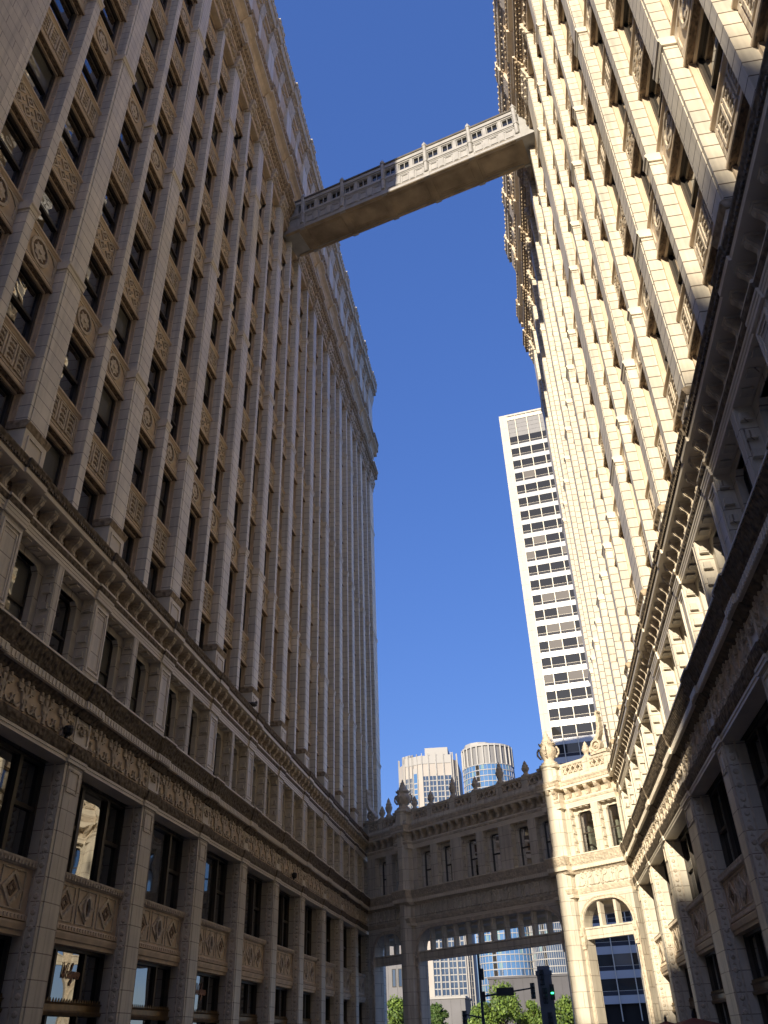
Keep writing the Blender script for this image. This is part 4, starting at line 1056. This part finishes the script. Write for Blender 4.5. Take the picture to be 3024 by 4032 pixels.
DS = 76.0
sg_ = empty('signal_pole', (-.0648 * DS, DS, 0), 0, 'black traffic signal pole with mast arms, seen through the main arch', 'traffic signal')
b = MB(); b.tube((0, 0, 0), (0, 0, 8.0), .14, .09); b.lathe([(.3, 0), (.3, .8), (.18, 1.0)], 0, 0, 10); b.box(-.1, .32, -.15, .15, 4.6, 5.3); b.box(.1, .34, -.12, .12, 6.1, 6.9); b.build('pole', [M['iron']], sg_)
b = MB(); b.tube((0, 0, 4.95), (4.1, .1, 5.4), .075, .05); b.build('mast_arm', [M['iron']], sg_)
b = MB(); b.tube((0, 0, 3.5), (-1.6, 0, 3.85), .06, .05); b.build('bracket_arm', [M['iron']], sg_)
b = MB(); b.box(1.25, 2.6, -.05, .05, 4.95, 5.5); b.build('street_sign', [M['iron']], sg_)
M['glow'] = None
m_, N_, L_, b_ = new_mat('green_signal_lens'); b_.inputs["Base Color"].default_value = (.02, .5, .15, 1); b_.inputs["Emission Color"].default_value = (.05, 1, .3, 1); b_.inputs["Emission Strength"].default_value = 1.6; M['glow'] = m_
def head(b, x, y, z):
    b.box(x - .18, x + .18, y, y + .25, z - .55, z + .55)
    for k in (-1, 0, 1): b.lathe([(.13, z + .36 * k - .1), (.15, z + .36 * k + .12)], x, y - .08, 8)
b = MB(); head(b, 4.1, .0, 5.2); b.build('signal_head', [M['iron']], sg_)
b = MB(); head(b, -1.45, .0, 3.5); b.build('signal_head', [M['iron']], sg_)
py = empty('stone_pylon', (.0025 * DS, DS + 3, 0), 0, 'dark stone street pylon hung with traffic signals, before the low slate building', 'pylon')
b = MB(); b.box(-.7, .7, -.7, .7, 0, 1.2); b.box(-.58, .58, -.58, .58, 1.2, 6.4); b.box(-.66, .66, -.66, .66, 6.4, 6.7); b.box(-.5, .5, -.5, .5, 6.7, 7.05)
for x in (-.5, .36): b.box(x, x + .14, -.64, -.57, 1.3, 6.3)
b.build('shaft', [M['greywall']], py)
for x, z in ((-.2, 6.2), (-.1, 4.9), (.1, 3.2), (-.15, 2.0)):
    b = MB(); head(b, x, -.95, z); b.build('signal_head', [M['iron']], py)
b = MB(); b.box(.34, .68, -.75, -.5, 4.6, 5.7); b.build('signal_housing', [M['iron']], py)
b = MB(); b.lathe([(.1, 5.02), (.12, 5.08), (.1, 5.14)], .5, -.78, 10); b.build('signal_lens', [M['glow']], py)

# ------------------------------------------------------------------ small things
M['umb'] = plain('dark_red_canvas', (.16, .03, .02), .8, noise=.15)
def umbrella(x, y, ht, r, label):
    t = empty('patio_umbrella', (x, y, 0), 0, label, 'patio umbrella', 'red patio umbrellas by the sunlit wall')
    b = MB(); b.lathe([(.25, 0), (.25, .08), (.03, .1), (.03, ht - .05)], 0, 0, 8); b.build('pole', [M['iron']], t)
    b = MB(); n = 8
    V = [(0, 0, ht)] + [(r * .55 * math.cos(2 * math.pi * i / n), r * .55 * math.sin(2 * math.pi * i / n), ht - .16) for i in range(n)] + [(r * math.cos(2 * math.pi * i / n), r * math.sin(2 * math.pi * i / n), ht - .42) for i in range(n)]
    F = [(0, 1 + i, 1 + (i + 1) % n) for i in range(n)] + [(1 + i, 9 + i, 9 + (i + 1) % n, 1 + (i + 1) % n) for i in range(n)]
    b.add(V, F); b.build('canopy', [M['umb']], t)
    b = MB(); b.lathe([(.03, ht - .02), (.035, ht + .04), (.008, ht + .13)], 0, 0, 6); b.build('tip', [M['iron']], t)
umbrella(.143 * 21, .99 * 21, H + .0130 * 21, 1.25, 'broader dark red patio umbrella nearest the shaded wall')
umbrella(.1164 * 24, .993 * 24, H + .0111 * 24, 1.0, 'smaller dark red patio umbrella in front of the sunlit right arch')

M['bird'] = plain('pigeon_grey', (.05, .05, .055), .6)
def pigeon(x, y, z, rz, label):
    b = MB()
    b.lathe([(.01, -.17), (.045, -.10), (.07, 0), (.06, .07), (.035, .12), (.01, .15)], 0, 0, 10)
    V = [(y_, x_, z_) for x_, y_, z_ in b.v]; b.v = [(zz, xx, yy * .95 + .1) for (xx, yy, zz) in [(q[0], q[1], q[2]) for q in b.v]]
    n0 = len(b.v); b.lathe([(.01, .13), (.035, .155), (.04, .185), (.03, .21), (.01, .225)], .12, 0, 8)
    b.prism([(.155, -.01, .18), (.155, .01, .18), (.155, 0, .195)], [(.19, -.002, .178), (.19, .002, .178), (.19, 0, .182)])
    b.prism([(-.15, -.03, .09), (-.15, .03, .09), (-.15, .03, .105), (-.15, -.03, .105)], [(-.27, -.045, .07), (-.27, .045, .07), (-.27, .045, .08), (-.27, -.045, .08)])
    for s_ in (-.025, .025): b.tube((.02, s_, 0), (.01, s_, .06), .006, .006, 5)
    o = b.build('pigeon', [M['bird']], None, False, True, (x, y, z)); o.rotation_euler = (0, 0, rz); o.scale = (1.35, 1.35, 1.35)
    tag(o, label, 'bird')
pigeon(-9.75, 29.4, Z(10.955) + .075, R(70), 'dark pigeon perched on the bracketed cornice of the shaded office block')
def flood(x, y, z, label):
    t = empty('floodlight', (x, y, z), 0, label, 'floodlight', 'black floodlights on the shaded ledge')
    b = MB(); b.box(-.03, .03, -.03, .03, 0, .08); b.build('bracket', [M['iron']], t)
    b = MB(); b.lathe([(.06, .05), (.10, .1), (.115, .2), (.09, .26), (.03, .28)], .03, 0, 10); b.build('lamp_housing', [M['iron']], t)
flood(-9.88, 16.75, LIPD + .02, 'black floodlight on the leafy ledge under the frieze, nearer of the two')
flood(-9.88, 36.5, LIPD + .02, 'black floodlight on the leafy ledge under the frieze, the one farther along')

# script lettering on the shop windows (drawn as pen strokes)
def script(u0, z0, h, parent):
    """the word Walgreens in a slanted hand; strokes as (x,z) in letter heights"""
    W = [[(0, 1.0), (.1, .95), (.12, .3), (.2, .02), (.32, .3), (.45, .85), (.44, .3), (.52, .02), (.66, .35), (.8, 1.0), (.86, 1.02)]]
    def a_(x): return [[(x + .3, .45), (x + .18, .5), (x + .06, .35), (x + .06, .12), (x + .15, .02), (x + .28, .15), (x + .31, .45), (x + .31, .1), (x + .42, .06)]]
    def l_(x): return [[(x, .1), (x + .1, .45), (x + .2, .95), (x + .14, 1.05), (x + .09, .8), (x + .1, .15), (x + .2, .05)]]
    def g_(x): return [[(x + .3, .45), (x + .16, .5), (x + .05, .3), (x + .12, .05), (x + .26, .15), (x + .31, .45), (x + .29, -.2), (x + .16, -.42), (x + .06, -.3), (x + .2, -.05), (x + .42, .12)]]
    def r_(x): return [[(x, .1), (x + .08, .5), (x + .2, .46), (x + .2, .15), (x + .3, .05)]]
    def e_(x): return [[(x, .15), (x + .16, .26), (x + .22, .42), (x + .13, .5), (x + .05, .3), (x + .1, .05), (x + .24, .07)]]
    def n_(x): return [[(x, .05), (x + .05, .48), (x + .05, .05), (x + .18, .45), (x + .26, .42), (x + .27, .08), (x + .36, .06)]]
    def s_(x): return [[(x, .08), (x + .14, .52), (x + .22, .2), (x + .16, .03), (x + .03, .08)]]
    st = W + a_(.86) + l_(1.26) + g_(1.44) + r_(1.85) + e_(2.12) + e_(2.36) + n_(2.6) + s_(2.95)
    b = MB()
    for p in st: b.ribbon([(u0 + (x + z * .22) * h, z0 + z * h) for x, z in p], .06 * h, -.59, -.575)
    b.build('script_sign', [M['redletter']], parent, True)
script(19.50, Z(1.46), .31, north)
script(27.95, Z(1.46), .31, north)

# ------------------------------------------------------------------ ground
M['paving'] = blocks('granite_paving', (.30, .28, .26), (.26, .25, .235), (.14, .13, .12), .9, .9)
def paving_mat():
    m, N, L, b = new_mat('plaza_paving'); tc = N.new("ShaderNodeTexCoord"); br = N.new("ShaderNodeTexBrick"); br.offset = 0
    br.inputs["Scale"].default_value = 1; br.inputs["Brick Width"].default_value = .9; br.inputs["Row Height"].default_value = .9; br.inputs["Mortar Size"].default_value = .008
    br.inputs["Color1"].default_value = (.17, .16, .15, 1); br.inputs["Color2"].default_value = (.14, .135, .125, 1); br.inputs["Mortar"].default_value = (.12, .11, .10, 1)
    L.new(tc.outputs["Object"], br.inputs["Vector"]); L.new(br.outputs[0], b.inputs["Base Color"]); b.inputs["Roughness"].default_value = .6; return m
b = MB(); b.add([(-3000, -3000, 0), (3000, -3000, 0), (3000, 3000, 0), (-3000, 3000, 0)], [(0, 1, 2, 3)]); g = b.build('ground', [plain('city_ground', (.16, .155, .15), .8, noise=.15, nscale=.05)]); tag(g, kind='structure')
b = MB(); b.add([(-11, -60, .004), (6, -60, .004), (6, 60, .004), (-11, 60, .004)], [(0, 1, 2, 3)]); g = b.build('plaza', [paving_mat()]); tag(g, kind='structure')
b = MB(); b.add([(-200, 84, .004), (200, 70, .004), (200, 96, .004), (-200, 110, .004)], [(0, 1, 2, 3)]); g = b.build('street', [plain('asphalt', (.05, .05, .052), .85, noise=.2, nscale=.4)]); tag(g, kind='structure')
b = MB()
for i in range(30): b.add([(-90 + 6 * i, 93.4 - .42 * i, .008), (-87 + 6 * i, 93.19 - .42 * i, .008), (-87 + 6 * i, 93.34 - .42 * i, .008), (-90 + 6 * i, 93.55 - .42 * i, .008)], [(0, 1, 2, 3)])
g = b.build('road_marking', [M['white']]); tag(g, kind='structure')
